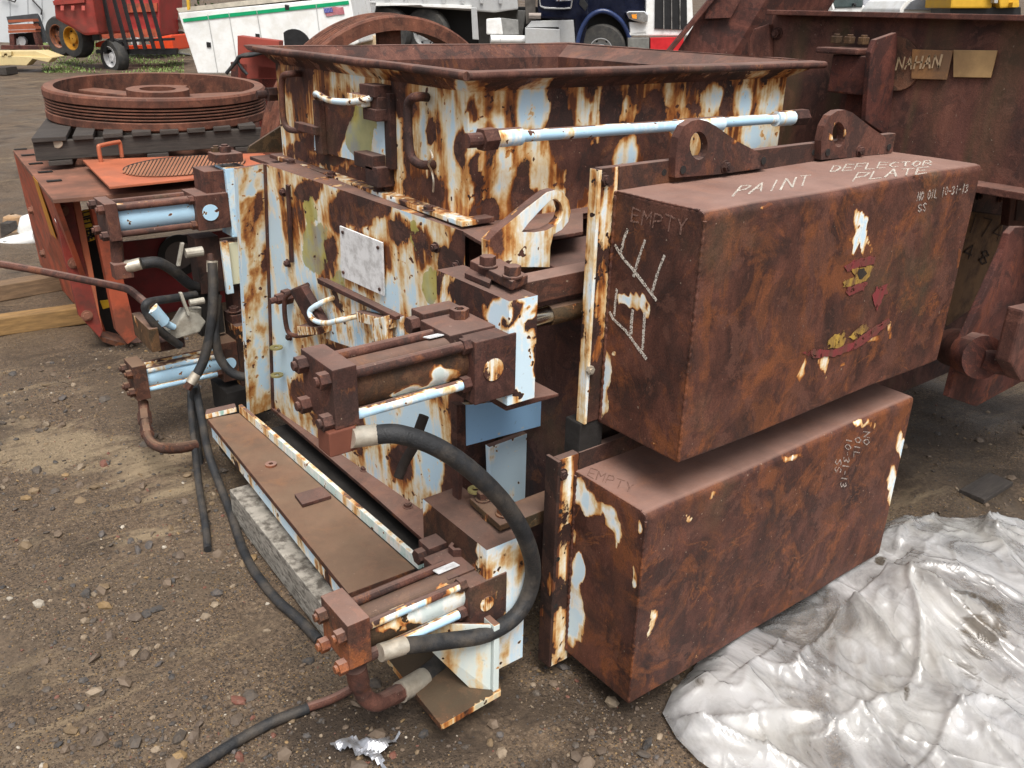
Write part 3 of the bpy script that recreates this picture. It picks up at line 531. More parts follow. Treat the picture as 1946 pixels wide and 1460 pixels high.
# ------- hoses and pipes (all plumbed to the machine)
def hose(pts,r,mat=RUBBER,name='hose',n=8): return MB().tube(smooth_path(pts,n),r,14).build(name,mat,M,smooth=60)
yh=YN-.03
h=hose([A(712,826,y=yh+.03),A(760,826,y=yh),A(830,850,y=yh-.02),A(900,898,y=yh-.03),A(965,965,y=yh-.03),A(1003,1035,y=yh-.02),A(1012,1100,y=yh),A(985,1165,y=yh),A(925,1205,y=yh),A(850,1218,y=yh+.02),A(765,1228,y=yh+.03)],.0215)
MB().cyl(A(666,832,y=YN),A(716,826,y=yh+.03),.0225,20).build('ferrule',FERR,h,smooth=40);MB().cyl(A(722,1241,y=YN),A(770,1226,y=yh+.03),.022,20).build('ferrule',FERR,h,smooth=40)
a=A(643,835,y=YN+.02);MB().box(a[0]-.032,a[0]+.03,YN-.005,YN+.05,NU['zb']-.055,NU['zb']).build('elbow_block',simple('red_brown_elbow',(.15,.05,.03),.7),h,bevel=.003)
a=A(712,1240,y=YN+.02);MB().cyl(a-X*.05,a+X*.015,.016,14).build('adaptor',RU,h)
# lower port pipe, elbow and second ferrule hose passing under the cylinder
pz=[A(676,1268,y=YN+.05),A(683,1300,y=YN+.05),A(695,1325,y=YN+.05),A(716,1336,y=YN+.05),A(742,1325,y=YN+.07)]
pp=MB().tube(smooth_path(pz,6),[.026]*7+[.022]*18,16).build('port_pipe',RU,M,smooth=50)
MB().cyl(A(740,1326,y=YN+.07),A(768,1312,y=YN+.09),.024,8).build('pipe_nut',RU,pp,bevel=.002)
h2=hose([A(768,1312,y=YN+.09),A(800,1290,y=YN+.11),A(835,1262,y=YN+.13),A(850,1235,y=YN+.16),A(850,1205,y=YN+.19)],.027)
MB().cyl(A(760,1316,y=YN+.085),A(806,1288,y=YN+.11),.0285,20).build('ferrule',FERR,h2,smooth=40)
hose([A(806,790,y=1.64),A(797,815,y=1.64),A(788,845,y=1.66),A(768,880,y=1.68),A(757,908,y=1.68)],[.013]*33,simple('perished_hose',(.03,.022,.018),.75,0,.3,40,.5,150),n=8)
# far cylinders plumbing
pz=[A(221,458,y=YF+.05),A(223,485,y=YF+.05),A(226,510,y=YF+.05)]
pp=MB().tube(pz,.024,12).build('port_pipe',RU,M,smooth=50);c_=A(232,513,y=YF+.03);MB().obox(c_,(.035,0,0),(0,.03,0),(0,0,.03)).build('elbow_block',RU,pp,bevel=.004)
h3=hose([A(268,501,y=YF),A(300,499,y=YF),A(330,515,y=YF+.02),A(360,540,y=YF+.05),A(378,548,y=YF+.08)],.022);MB().cyl(A(240,508,y=YF+.02),A(268,501,y=YF),.024,16).build('ferrule',FERR,h3,smooth=40)
hose([A(372,560,y=YF),A(330,567,y=YF-.04),A(295,572,y=YF-.08),A(279,577,y=YF-.1),A(277,590,y=YF-.1),A(290,612,y=YF-.1),A(312,635,y=YF-.08),A(342,657,y=YF-.05)],.0165)
h4=hose([A(403,500,y=YF-.06),A(405,540,y=YF-.08),A(404,590,y=YF-.1),A(398,640,y=YF-.1),A(387,685,y=YF-.1),A(374,712,y=YF-.1)],.020)
MB().cyl(A(403,517,y=YF-.06),A(403,496,y=YF-.055),.022,16).build('ferrule',FERR,h4,smooth=40);MB().cyl(A(401,497,y=YF-.05),A(400,484,y=YF-.03),.013,12).build('adaptor',RAIL,h4)
MB().cyl(A(374,710,y=YF-.1),A(362,728,y=YF-.1),.021,16).build('ferrule',FERR,h4,smooth=40);MB().cyl(A(362,728,y=YF-.1),A(355,739,y=YF-.1),.018,6).build('adaptor',RAIL,h4)
hose([A(413,560,y=YF-.06),A(409,600,y=YF-.08),A(409,640,y=YF-.1),A(418,680,y=YF-.1),A(440,708,y=YF-.12),A(470,716,y=YF-.14),A(505,704,y=YF-.15),A(528,688,y=3.3),A(538,690,y=3.28),A(539,702,y=3.28)],.019)
hose([A(368,735,y=YF-.05),A(367,780,y=YF-.05),A(377,860,y=3.3),A(389,960,y=3.1),A(395,1046,y=2.9)][0:5],.016)
fp=[A(272,765,y=YF+.05),A(275,790,y=YF-.02),A(278,815,y=YF-.14),A(285,838,y=YF-.26),A(303,850,y=YF-.32),A(335,852,y=YF-.32),A(372,846,y=YF-.30)]
pp=MB().tube(smooth_path(fp,6),[.021]*13+[.019]*12+[.022]*12,14).build('port_pipe',RAIL,M,smooth=50);MB().cyl(A(274,785,y=YF-.0),A(276,804,y=YF-.08),.028,6).build('pipe_nut',RAIL,pp,bevel=.002);MB().cyl(A(278,816,y=YF-.15),A(281,828,y=YF-.20),.026,6).build('pipe_nut',RAIL,pp,bevel=.002)
# ------- guard boxes
def rbox(name,x0,x1,y0,y1,z0,z1,mat,cov,r=.006,rf=.020):
    def ax(a,b,k=.0085):
        e=np.array([0,.0015,.003,.0045,.006,.009,.013,.017,.021]);n=int((b-a-.05)/k);return np.concatenate([a+e,np.linspace(a+.027,b-.027,n),(b-e)[::-1]])
    xs,ys,zs=ax(x0,x1),ax(y0,y1),ax(z0,z1);mb=MB()
    def face(us,vs,fn,flip=False):
        o=len(mb.v);nu,nv=len(us),len(vs)
        mb.v+=[fn(u,v) for v in vs for u in us];mb.f+=[(o+j*nu+i,o+j*nu+i+1,o+(j+1)*nu+i+1,o+(j+1)*nu+i) for j in range(nv-1) for i in range(nu-1)]
    face(xs,zs,lambda u,v:(u,y0,v));face(ys,zs,lambda u,v:(x0,u,v));face(ys,zs,lambda u,v:(x1,u,v));face(xs,ys,lambda u,v:(u,v,z0));face(xs,ys,lambda u,v:(u,v,z1))
    V=np.array(mb.v)
    q=np.stack([V[:,1].clip(y0+rf,9),V[:,2].clip(-9,z1-rf)],1);d=V[:,1:]-q;n=np.linalg.norm(d,axis=1);m=np.abs(d).max(1);k=np.where(n>1e-9,m/np.maximum(n,1e-9),1);cm=(np.abs(d[:,0])>1e-9)&(np.abs(d[:,1])>1e-9)
    V[cm,1:]=(q+d*k[:,None])[cm]
    lo=np.array([x0+r,y0+r,z0+r]);hi=np.array([x1-r,9,z1-r]);q=np.clip(V,lo,hi);d=V-q;n=np.linalg.norm(d,axis=1);m=np.abs(d).max(1)
    two=(np.abs(d)>1e-9).sum(1)>1;V[two]=(q+d*(m/np.maximum(n,1e-9))[:,None])[two]
    sag=np.array([noise.noise(Vector(p*2.6))*.0035+noise.noise(Vector(p*7))*.0012 for p in V]);V+=sag[:,None]*np.array([.6,1,1.])
    mb.v=[tuple(p) for p in V];return mb.build(name,mat,M,smooth=35,merge=True,cov=cov)
bx0,bx1,by0,by1,bz0,bz1=1.40,2.562,1.169,1.455,.764,1.358
dx0,dx1,dy0,dz0,dz1=1.327,2.51,1.186,.06,.645
e1=dict(x=bx0);f1=dict(y=by0);e2=dict(x=dx0);f2=dict(y=dy0)
b1c=[(e1,[(1180,566,9,20,.9),(1193,570,8,26,1.05),(1207,572,8,30,1.1),(1220,575,8,26,1.),(1232,592,7,20,.9),(1160,560,18,8,.5),(1143,640,14,40,.5),(1148,720,20,60,.85),(1140,560,10,60,.4),(1150,360,12,30,.4),(1125,760,14,50,.7),(1195,695,16,22,.65),(1170,680,8,10,.6),(1245,840,10,8,.6),(1140,780,22,20,.4),(1240,850,60,24,.18)]),
 (f1,[(1632,405,30,14,.7),(1622,470,8,34,1.),(1630,435,8,40,.95),(1643,450,8,52,1.1),(1652,430,7,34,.9),(1660,470,9,28,.95),(1610,455,8,18,.7),(1530,695,9,28,1.05),(1565,690,14,22,.9),(1570,720,6,20,.7),(1600,690,10,12,.7),(1660,650,14,14,.8),(1690,630,12,26,.9),(1520,720,8,22,.7),(1460,395,40,8,.5),(1800,620,10,30,.7),(1845,430,12,60,.7),(1825,520,10,60,.7),(1310,700,12,50,.6),(1285,800,10,50,.55),(1310,835,18,16,.5),(1790,660,14,14,.8),(1775,640,8,20,.5)])]
b2c=[(e2,[(1075,900,14,30,.9),(1095,930,24,40,1.2),(1120,960,16,30,.9),(1140,970,14,20,.9),(1160,985,14,30,1.1),(1172,1015,8,26,1.0),(1088,1015,14,28,.9),(1100,1080,14,40,1.25),(1090,1150,22,60,1.3),(1085,1200,20,40,1.2),(1110,1200,14,40,.8),(1065,1170,14,60,.8),(1070,960,8,40,.6),(1218,1005,10,24,1.0),(1205,1090,10,30,.7),(1195,1120,10,26,.7),(1200,1210,10,30,.6),(1110,1270,40,18,.4),(1190,1290,24,20,.5),(1075,1010,8,30,.6)]),
 (f2,[(1240,1160,10,30,.7),(1232,1200,12,40,.75),(1222,1260,8,30,.6),(1305,985,14,10,.9),(1318,975,18,10,.6),(1345,940,60,10,.7),(1480,870,90,10,.7),(1620,810,90,9,.7),(1640,800,26,10,.5),(1712,850,10,50,1.0),(1695,930,9,60,1.1),(1320,1250,14,12,.5),(1680,870,10,8,.5)])]
sc_=lambda cv:[(k_,[(b[0],b[1],b[2]*1.15,b[3]*1.15,b[4]*.78) for b in bl]) for k_,bl in cv]
b1c=sc_(b1c);b2c=sc_(b2c)
G1=rbox('guard_box',bx0,bx1,by0,by1,bz0,bz1,RUG,b1c);G1['label']='upper rust brown guard box with white chalk writing'
G2=rbox('guard_box',dx0,dx1,dy0,by1,dz0,dz1,RUG,b2c);G2['label']='lower rust brown guard box close to the ground'
FLG=paintrust('guard_flange',base=.50,big=1.0,scale=1.1,tint=(.62,.6,.58),stain=1.,jag=1.4,topwear=.6)
fxL=float(A(1117,560,y=by1)[0])
def frim(name,x0,x1,z0,z1,bx,ex,bzl,bzh,mat,par):    # bolted rim round the box mouth
    mb=MB();y0,y1=by1-.012,by1+.012
    mb.box(x0,bx+.01,y0,y1,z0,z1);MB().box(bx+.0125,ex,y0,y1,bzh-.004,z1).build('top_rim',paintrust('top_rim_rust',base=.1,tint=(.75,.8,.8),dust_toplight=.6),par,bevel=.002)
    MB().box(bx+.0125,ex,y0,y1,z0,bzl+.004).build('bottom_rim',RUD,par,bevel=.002);return mb.build(name,mat,par,bevel=.002,cov=[])
r1=frim('guard_rim',bx0-.045,bx1+.02,bz0+.01,bz1+.052,bx0,bx1,bz0,bz1,FLG,G1);r2=frim('guard_rim',dx0-.055,dx1+.02,dz0-.03,dz1+.05,dx0,dx1,dz0,dz1,FLG,G2)
MB().box(bx0-.054,bx0-.045,by1-.016,by1+.016,bz0+.01,bz1+.05).build('rim_edge',paintrust('rim_edge',base=.6,big=.8,scale=2,tint=(.4,.45,.5)),G1,bevel=.002)
MB().box(dx0-.065,dx0-.055,by1-.02,by1+.03,dz0-.02,dz1+.05).build('rim_edge',paintrust('rim_edge_dark',base=.42,big=.8,scale=2,tint=(.5,.55,.55)),G2,bevel=.002)
MB().box(bx0-.06,bx0+.02,by1-.008,by1+.05,bz0-.09,bz0+.0095).build('grease_caked_plate',DARK,G1,bevel=.004)
yb=by1-.012
def bead(a,b,par,r=.0042):
    a=np.array(a);b=np.array(b);n=int(np.linalg.norm(b-a)/.006);pts=[a+(b-a)*i/n+sagv(a+(b-a)*i/n) for i in range(n+1)];MB().tube(pts,[r*(1+.25*math.sin(i*1.9)+.3*noise.noise(Vector((i*.37,a[2]*9,0)))) for i in range(n+1)],8).build('weld_bead',RUG,par,smooth=70)
for (u0,v0,w0,w1,gp_) in ((bx0,by0,bz0,bz1,G1),(dx0,dy0,dz0,dz1,G2)):
    bead((u0+.002,v0+.002,w0+.01),(u0+.002,v0+.002,w1-.02),gp_);bead((u0+.001,by1-.016,w0+.01),(u0+.001,by1-.016,w1-.01),gp_,.005);bead((u0+.003,v0+.02,w1-.001),(u0+.003,by1-.02,w1-.001),gp_,.003)
for px,py in((1134,466),(1124,590),(1148,350)): MB().lathe(A(px,py,y=yb),-Y,[(.001,0),(.007,0),(.007,.001),(.001,.001)],14,True).build('bolt_hole',DARK,r1)
MB().bolt(A(1118,702,y=yb),-Y,.012,.012,False).build('bolt',FERR,r1)
MB().bolt(A(1147,342,y=yb),-Y,.012,.012).build('bolt',RUD,r1)
for px,py in((1065,972),(1060,1063),(1056,1152)): MB().lathe(A(px,py,y=yb),-Y,[(.001,0),(.007,0),(.007,.001),(.001,.001)],14,True).build('bolt_hole',DARK,r2)
MB().bolt(A(1068,902,y=yb),-Y,.013,.01).build('bolt',RUD,r2)
for px,py in((1262,328),(1546,290)): MB().lathe(A(px,py,y=yb),-Y,[(.001,0),(.008,0),(.008,.001),(.001,.001)],14,True).build('bolt_hole',DARK,r1)
# lifting ears bolted to the upper rim
def circ(cx,cy,rx,ry,y,n=20): return [A(cx+rx*math.cos(2*math.pi*i/n),cy+ry*math.sin(2*math.pi*i/n),y=y) for i in range(n)]
ye=by1-.034
EAR=paintrust('ear_rust',base=.24,big=.9,scale=2.2,stain=1.2)
for out,hole,holes,cv in(([(1283,338),(1284,300),(1289,262),(1300,240),(1315,230),(1330,227),(1345,231),(1362,241),(1400,268),(1440,289),(1458,298),(1459,312),(1455,319),(1370,331)],(1328,277,17,27),[(1298,323),(1451,306)],[(1395,270,26,22,.4),(1305,265,8,30,.55),(1420,300,50,14,-.2)]),
                    ([(1560,304),(1561,268),(1567,240),(1578,220),(1592,211),(1606,209),(1620,214),(1650,238),(1685,263),(1697,270),(1697,288),(1694,291),(1620,299)],(1594,256,12,24),[(1573,290),(1689,280)],[(1625,245,24,18,.5),(1577,265,8,16,.5),(1660,255,24,8,.4)])):
    mbb=MB();pts=[A(*p,y=ye) for p in out];mbb.prism(pts,Y*.022,circ(*hole,ye))
    # densify outline so the bridge is clean
    ear=mbb.build('lifting_ear',EAR,M,cov=[(dict(y=ye),cv)])
    for p in holes: MB().cyl(A(*p,y=ye-.001),A(*p,y=ye-.001)-Y*.0015,.010,16).build('bolt_hole',DARK,ear)
    m_=((out[0][0]+out[-2][0])/2+10,0);MB().bolt(A((1378 if out[0][0]<1400 else 1633),(317 if out[0][0]<1400 else 287),y=ye),-Y,.012,.012).build('bolt',RUD,ear)
# weld-red and yellow decal remains on the upper guard
def flakemat(name,col,cut):
    m,nt,bs=newmat(name);p=posn(nt);c=mix(nt,mapr(nt,noi(nt,scaled(nt,p,(1,1,.4)),30,5,.6),.4,.65),col,(.10,.045,.03));nt.links.new(c,bs.inputs['Base Color']);bs.inputs['Roughness'].default_value=.6
    a=mapr(nt,noi(nt,p,38,8,.7,.5),cut-.02,cut+.02);ms=nd(nt,'ShaderNodeMixShader',{0:a,1:nd(nt,'ShaderNodeBsdfTransparent').outputs[0],2:bs.outputs[0]});nt.links.new(ms.outputs[0],nt.nodes['Material Output'].inputs['Surface']);return m
def patch(name,pts,kw,off,mat,par):
    n=-Y if 'y' in kw else -X;return MB().prism([A(*p,**kw)+sagv(A(*p,**kw))+n*(off-.0015) for p in pts],n*.0004).build(name,mat,par)
def ragged(pts,amp,n=5):
    out=[]
    for i in range(len(pts)):
        a=np.array(pts[i],float);b=np.array(pts[(i+1)%len(pts)],float);k=max(1,int(np.linalg.norm(b-a)/n))
        for j in range(k): out.append(tuple(a+(b-a)*j/k+ (np.random.rand(2)-.5)*2*amp))
    return out
DR=flakemat('faded_red_decal',(.20,.030,.034),.415);DY=flakemat('yellow_decal',(.40,.25,.045),.43);DK=simple('black_decal',(.03,.022,.018),.6)
patch('decal',ragged([(1604,505),(1625,494),(1664,487),(1660,503),(1632,509),(1610,516)],1.6),f1,.0035,DR,G1)
patch('decal',ragged([(1618,512),(1658,506),(1650,530),(1645,536),(1602,546),(1602,536),(1624,525)],2.2),f1,.0035,DY,G1)
patch('decal',ragged([(1630,514),(1640,509),(1646,522),(1634,534),(1628,526)],1.6),f1,.0042,DK,G1)
patch('decal',ragged([(1602,549),(1650,537),(1640,552),(1612,562)],2.),f1,.0035,DR,G1)
patch('decal',ragged([(1662,548),(1686,540),(1684,556),(1672,575),(1664,590),(1656,570)],2.6),f1,.0035,DR,G1)
patch('decal',ragged([(1570,655),(1580,640),(1602,630),(1606,645),(1596,660),(1572,664)],2.6),f1,.0035,DY,G1)
patch('decal',ragged([(1612,640),(1645,612),(1650,625),(1622,648)],2.6),f1,.0035,DY,G1)
patch('decal',ragged([(1524,672),(1545,663),(1580,665),(1620,651),(1655,625),(1688,603),(1690,614),(1660,640),(1625,663),(1585,677),(1545,680)],1.4),f1,.0038,DR,G1)
# ============================================================ chalk writing
def chalkmat(name,col,cut):
    m,nt,bs=newmat(name);bs.inputs['Base Color'].default_value=(*col,1);bs.inputs['Roughness'].default_value=.9
    a=mapr(nt,noi(nt,posn(nt),260,4,.7),cut-.05,cut+.05);tr=nd(nt,'ShaderNodeBsdfTransparent');ms=nd(nt,'ShaderNodeMixShader',{0:a,1:tr.outputs[0],2:bs.outputs[0]})
    nt.links.new(ms.outputs[0],nt.nodes['Material Output'].inputs['Surface']);return m
CHALK=chalkmat('chalk',(.62,.57,.50),.50);CHALKF=chalkmat('faint_chalk',(.42,.36,.32),.50);SCR=chalkmat('scratched_mark',(.20,.11,.085),.46)
GL={'E':[[(1,0),(0,0),(0,1),(1,1)],[(0,.5),(.8,.5)]],'M':[[(0,0),(0,1),(.5,.4),(1,1),(1,0)]],'P':[[(0,0),(0,1),(.7,1),(1,.8),(.8,.5),(0,.45)]],'T':[[(0,1),(1,1)],[(.5,1),(.5,0)]],
'Y':[[(0,1),(.5,.5),(1,1)],[(.5,.5),(.5,0)]],'A':[[(0,0),(.5,1),(1,0)],[(.2,.4),(.8,.4)]],'I':[[(.5,0),(.5,1)]],'N':[[(0,0),(0,1),(1,0),(1,1)]],'D':[[(0,0),(0,1),(.7,.9),(1,.5),(.7,.1),(0,0)]],
'F':[[(0,0),(0,1),(1,1)],[(0,.5),(.7,.5)]],'L':[[(0,1),(0,0),(1,0)]],'C':[[(1,.85),(.5,1),(0,.6),(.1,.2),(.5,0),(1,.15)]],'O':[[(.5,1),(.05,.7),(.05,.3),(.5,0),(.95,.3),(.95,.7),(.5,1)]],
'R':[[(0,0),(0,1),(.7,1),(.95,.75),(.7,.5),(0,.5)],[(.4,.5),(1,0)]],'S':[[(.95,.85),(.5,1),(.05,.75),(.5,.5),(.95,.25),(.5,0),(.05,.15)]],'0':[[(.5,1),(.05,.7),(.05,.3),(.5,0),(.95,.3),(.95,.7),(.5,1)]],
'1':[[(.5,0),(.5,1)]],'3':[[(0,.9),(.6,1),(.9,.75),(.4,.5),(.95,.25),(.5,0),(0,.1)]],'-':[[(.2,.5),(.8,.5)]],'4':[[(.75,0),(.75,1),(0,.35),(1,.35)]],'7':[[(0,1),(1,1),(.4,0)]],
'8':[[(.5,.5),(.1,.75),(.5,1),(.9,.75),(.5,.5),(.05,.22),(.5,0),(.95,.22),(.5,.5)]],'H':[[(0,0),(0,1)],[(1,0),(1,1)],[(0,.5),(1,.5)]]}
def seg(mb,a,b,n,wd):
    a=np.array(a);b=np.array(b)
    if np.linalg.norm(b-a)<1e-5:return
    t=nrm(b-a);s=np.cross(n,t);mb.obox((a+b)/2,t*(np.linalg.norm(b-a)/2+wd*.4),s*wd/2,np.array(n)*.0005)
def write(txt,o,e,up,n,wd,mat,par,name='chalk_writing',off=.0012,fill=.72,jit=.08):
    o=np.array(o);r=(np.array(e)-o)/len(txt);up=np.array(up);n=nrm(n);mb=MB()
    for i,ch in enumerate(txt):
        for st in GL.get(ch,[]):
            q=[o+r*(i+p[0]*fill+random.uniform(-jit,jit)*.6)+up*(p[1]+random.uniform(-jit,jit))+n*off for p in st]
            if par in(G1,G2): q=[p+sagv(p) for p in q]
            for a,b in zip(q,q[1:]):
                seg(mb,a,b,n,wd*random.uniform(.65,1.25))
    return mb.build(name,mat,par)
def strokes(lines,kw,n,wd,mat,par,off=.0012,name='chalk_writing'):
    mb=MB()
    for l in lines:
        q=[A(*p,**kw)+sagv(A(*p,**kw))+np.array(n)*off for p in l]
        for a,b in zip(q,q[1:]): seg(mb,a,b,np.array(n,float),wd*random.uniform(.8,1.15))
    return mb.build(name,mat,par)
EE=([[(1170,467),(1185,492),(1203,512),(1226,542),(1247,570)],[(1193,437),(1186,455),(1181,478)],[(1226,458),(1215,490),(1205,525)],[(1263,487),(1250,520),(1240,556)],
 [(1160,596),(1166,608),(1190,630),(1210,658),(1228,682)],[(1173,552),(1170,578),(1168,600)],[(1203,592),(1201,612),(1200,634)],[(1226,596),(1224,630),(1222,664)]])
strokes(EE[:4],e1,-X,.0075,CHALK,G1);strokes(EE[4:],e1,-X,.0075,CHALK,G1)
T_=dict(z=bz1)
write('PAINT',A(1392,373,**T_),A(1540,351,**T_),A(1408,352,**T_)-A(1392,373,**T_),Z,.0048,CHALK,G1)
write('DEFLECTOR',A(1578,329,**T_),A(1775,316,**T_),A(1586,318,**T_)-A(1578,329,**T_),Z,.0048,CHALK,G1)
write('PLATE',A(1622,345,**T_),A(1768,331,**T_),A(1632,332,**T_)-A(1622,345,**T_),Z,.0048,CHALK,G1)
write('NO OIL',A(1742,384,**f1),A(1781,376,**f1),A(1745,368,**f1)-A(1742,384,**f1),-Y,.0032,CHALKF,G1)
write('10-31-13',A(1788,374,**f1),A(1838,364,**f1),A(1745,368,**f1)-A(1742,384,**f1),-Y,.0032,CHALKF,G1)
write('SS',A(1744,405,**f1),A(1762,402,**f1),A(1745,390,**f1)-A(1744,405,**f1),-Y,.003,CHALKF,G1)
write('EMPTY',A(1200,420,**e1),A(1308,447,**e1),A(1203,394,**e1)-A(1200,420,**e1),-X,.0035,SCR,G1)
for txt,a,b,u in(('NO',(1642,822),(1640,850),(11,2)),('OIL',(1625,832),(1622,874),(11,2)),('10-31-13',(1608,834),(1596,930),(11,2)),('SS',(1588,874),(1586,902),(11,2))):
    write(txt,A(*a,**f2),A(*b,**f2),A(a[0]+u[0],a[1]+u[1],**f2)-A(*a,**f2),-Y,.003,CHALKF,G2)
Td=dict(z=dz1);write('EMPTY',A(1116,905,**Td),A(1205,940,**Td),A(1122,891,**Td)-A(1116,905,**Td),Z,.0025,SCR,G2)
# ============================================================ ground
def terrain():
    xs=np.unique(np.concatenate([np.linspace(-.9,4.6,190),np.linspace(4.6,30,60),np.linspace(30,140,20),np.linspace(-12,-.9,40),np.linspace(-110,-12,16)]))
    ys=np.unique(np.concatenate([np.linspace(-.6,6.2,230),np.linspace(6.2,34,80),np.linspace(34,160,20),np.linspace(-40,-.6,14)]))
    V=[];nx=len(xs)
    for y in ys:
        for x in xs:
            near=1/(1+((x-1)**2+(y-2)**2)*.01)
            z=gz(x,y)+near*(.030*noise.noise(Vector((x*.9,y*.9,0)))+.020*noise.noise(Vector((x*3.1,y*3.1,3)))+.006*noise.noise(Vector((x*9,y*9,5))))-.012
            V.append((x,y,z))
    f=[(j*nx+i,j*nx+i+1,(j+1)*nx+i+1,(j+1)*nx+i) for j in range(len(ys)-1) for i in range(nx-1)]
    m=MB();m.v=V;m.f=f;return m
def gmat():
    m,nt,bs=newmat('gravel_mud');p=posn(nt)
    big=noi(nt,p,1.1,5,.62,.8);med=noi(nt,p,7,6,.65);fin=noi(nt,p,70,6,.7);st=noi(nt,scaled(nt,p,(.35,2.2,1)),1.6,6,.66,1.5)
    c=ramp(nt,fin,[(.28,(.034,.026,.020)),(.43,(.088,.066,.048)),(.56,(.150,.113,.082)),(.72,(.25,.195,.138))])
    c=mix(nt,mapr(nt,big,.42,.62),c,mix(nt,fin,(.085,.067,.050),(.150,.118,.087)))       # fine mud film
    c=mix(nt,mth(nt,'MULTIPLY',mapr(nt,st,.56,.66),.6),c,(.27,.215,.145))               # pale silt left by run-off
    vo=nd(nt,'ShaderNodeTexVoronoi',{'Vector':p,'Scale':120.,'Randomness':1.});vc=nd(nt,'ShaderNodeSeparateXYZ',{0:vo.outputs['Color']}).outputs[0]
    peb=ramp(nt,vc,[(.0,(.04,.037,.036)),(.35,(.10,.075,.06)),(.6,(.17,.125,.085)),(.82,(.30,.20,.09)),(.95,(.36,.31,.25))],'CONSTANT')
    pm=mth(nt,'MULTIPLY',mapr(nt,vo.outputs['Distance'],.30,.42,1,0),mapr(nt,noi(nt,p,2.3,4,.6),.36,.5))
    c=mix(nt,mth(nt,'MULTIPLY',pm,.8),c,peb)
    dk=mapr(nt,noi(nt,p,2.0,5,.65,.6),.54,.68);c=mix(nt,mth(nt,'MULTIPLY',dk,.7),c,(.032,.025,.020)) # damp dark earth
    gc=nd(nt,'ShaderNodeAttribute',attribute_name='cov').outputs['Fac'];wob=mth(nt,'MULTIPLY',mth(nt,'SUBTRACT',noi(nt,scaled(nt,p,(.6,1.6,1)),2.6,7,.68,1.2),.5),2.2)
    gs=mth(nt,'ADD',gc,wob);c=mix(nt,mth(nt,'MULTIPLY',mapr(nt,gs,.42,.72),.8),c,mix(nt,fin,(.20,.165,.115),(.36,.295,.205)))
    c=mix(nt,mth(nt,'MULTIPLY',mapr(nt,mth(nt,'SUBTRACT',wob,gc),.40,.75),.72),c,mix(nt,fin,(.028,.021,.016),(.062,.047,.036)))
    c=mix(nt,1.,c,(.90,.835,.755),'MULTIPLY')
    nt.links.new(c,bs.inputs['Base Color']);nt.links.new(mapr(nt,big,.4,.65,.85,.42),bs.inputs['Roughness']);bs.inputs['Specular IOR Level'].default_value=.35
    h=mth(nt,'ADD',mth(nt,'MULTIPLY',fin,.5),mth(nt,'ADD',mth(nt,'MULTIPLY',med,.8),mth(nt,'MULTIPLY',pm,.5)))
    nt.links.new(nd(nt,'ShaderNodeBump',{'Strength':.9,'Distance':.012,'Height':h}).outputs[0],bs.inputs['Normal']);return m
gk=dict(z=0.)
GROUND=terrain().build('ground',gmat(),smooth=180,cov=[(gk,[])])
def gcov():
    n=len(GROUND.data.vertices);P_=np.zeros(n*3);GROUND.data.vertices.foreach_get('co',P_);P_=P_.reshape(-1,3);a=np.zeros(n)
    for px,py,rx,ry,am in((170,860,260,50,.75),(320,930,150,60,.65),(70,800,140,40,.5),(200,1010,240,40,.35),(90,720,140,30,.4),(1800,960,140,60,.3),(90,230,120,60,.25),
        (720,1390,240,80,-.9),(1120,1330,260,80,-.95),(560,1290,100,70,-.5),(160,680,220,40,-.55),(260,630,120,40,-.7),(1830,800,200,90,-.7),(330,1180,140,60,-.25),(1000,1440,300,60,-.5),(60,450,80,50,-.3),(300,150,140,20,-.4)):
        c=A(px,py,z=0.);u=A(px+rx,py,z=0.)-c;v=A(px,py+ry,z=0.)-c;Mi=np.linalg.inv(np.array([u[:2],v[:2]]).T);st=(P_[:,:2]-c[:2])@Mi.T;w_=np.clip(1-(st**2).sum(1),0,1);a+=am*w_*(2-w_)
    GROUND.data.attributes['cov'].data.foreach_set('value',a.astype(np.float32))
gcov();kind(GROUND,'structure')
def gh(x,y):
    near=1/(1+((x-1)**2+(y-2)**2)*.01)
    return gz(x,y)+near*(.030*noise.noise(Vector((x*.9,y*.9,0)))+.020*noise.noise(Vector((x*3.1,y*3.1,3)))+.006*noise.noise(Vector((x*9,y*9,5))))-.012
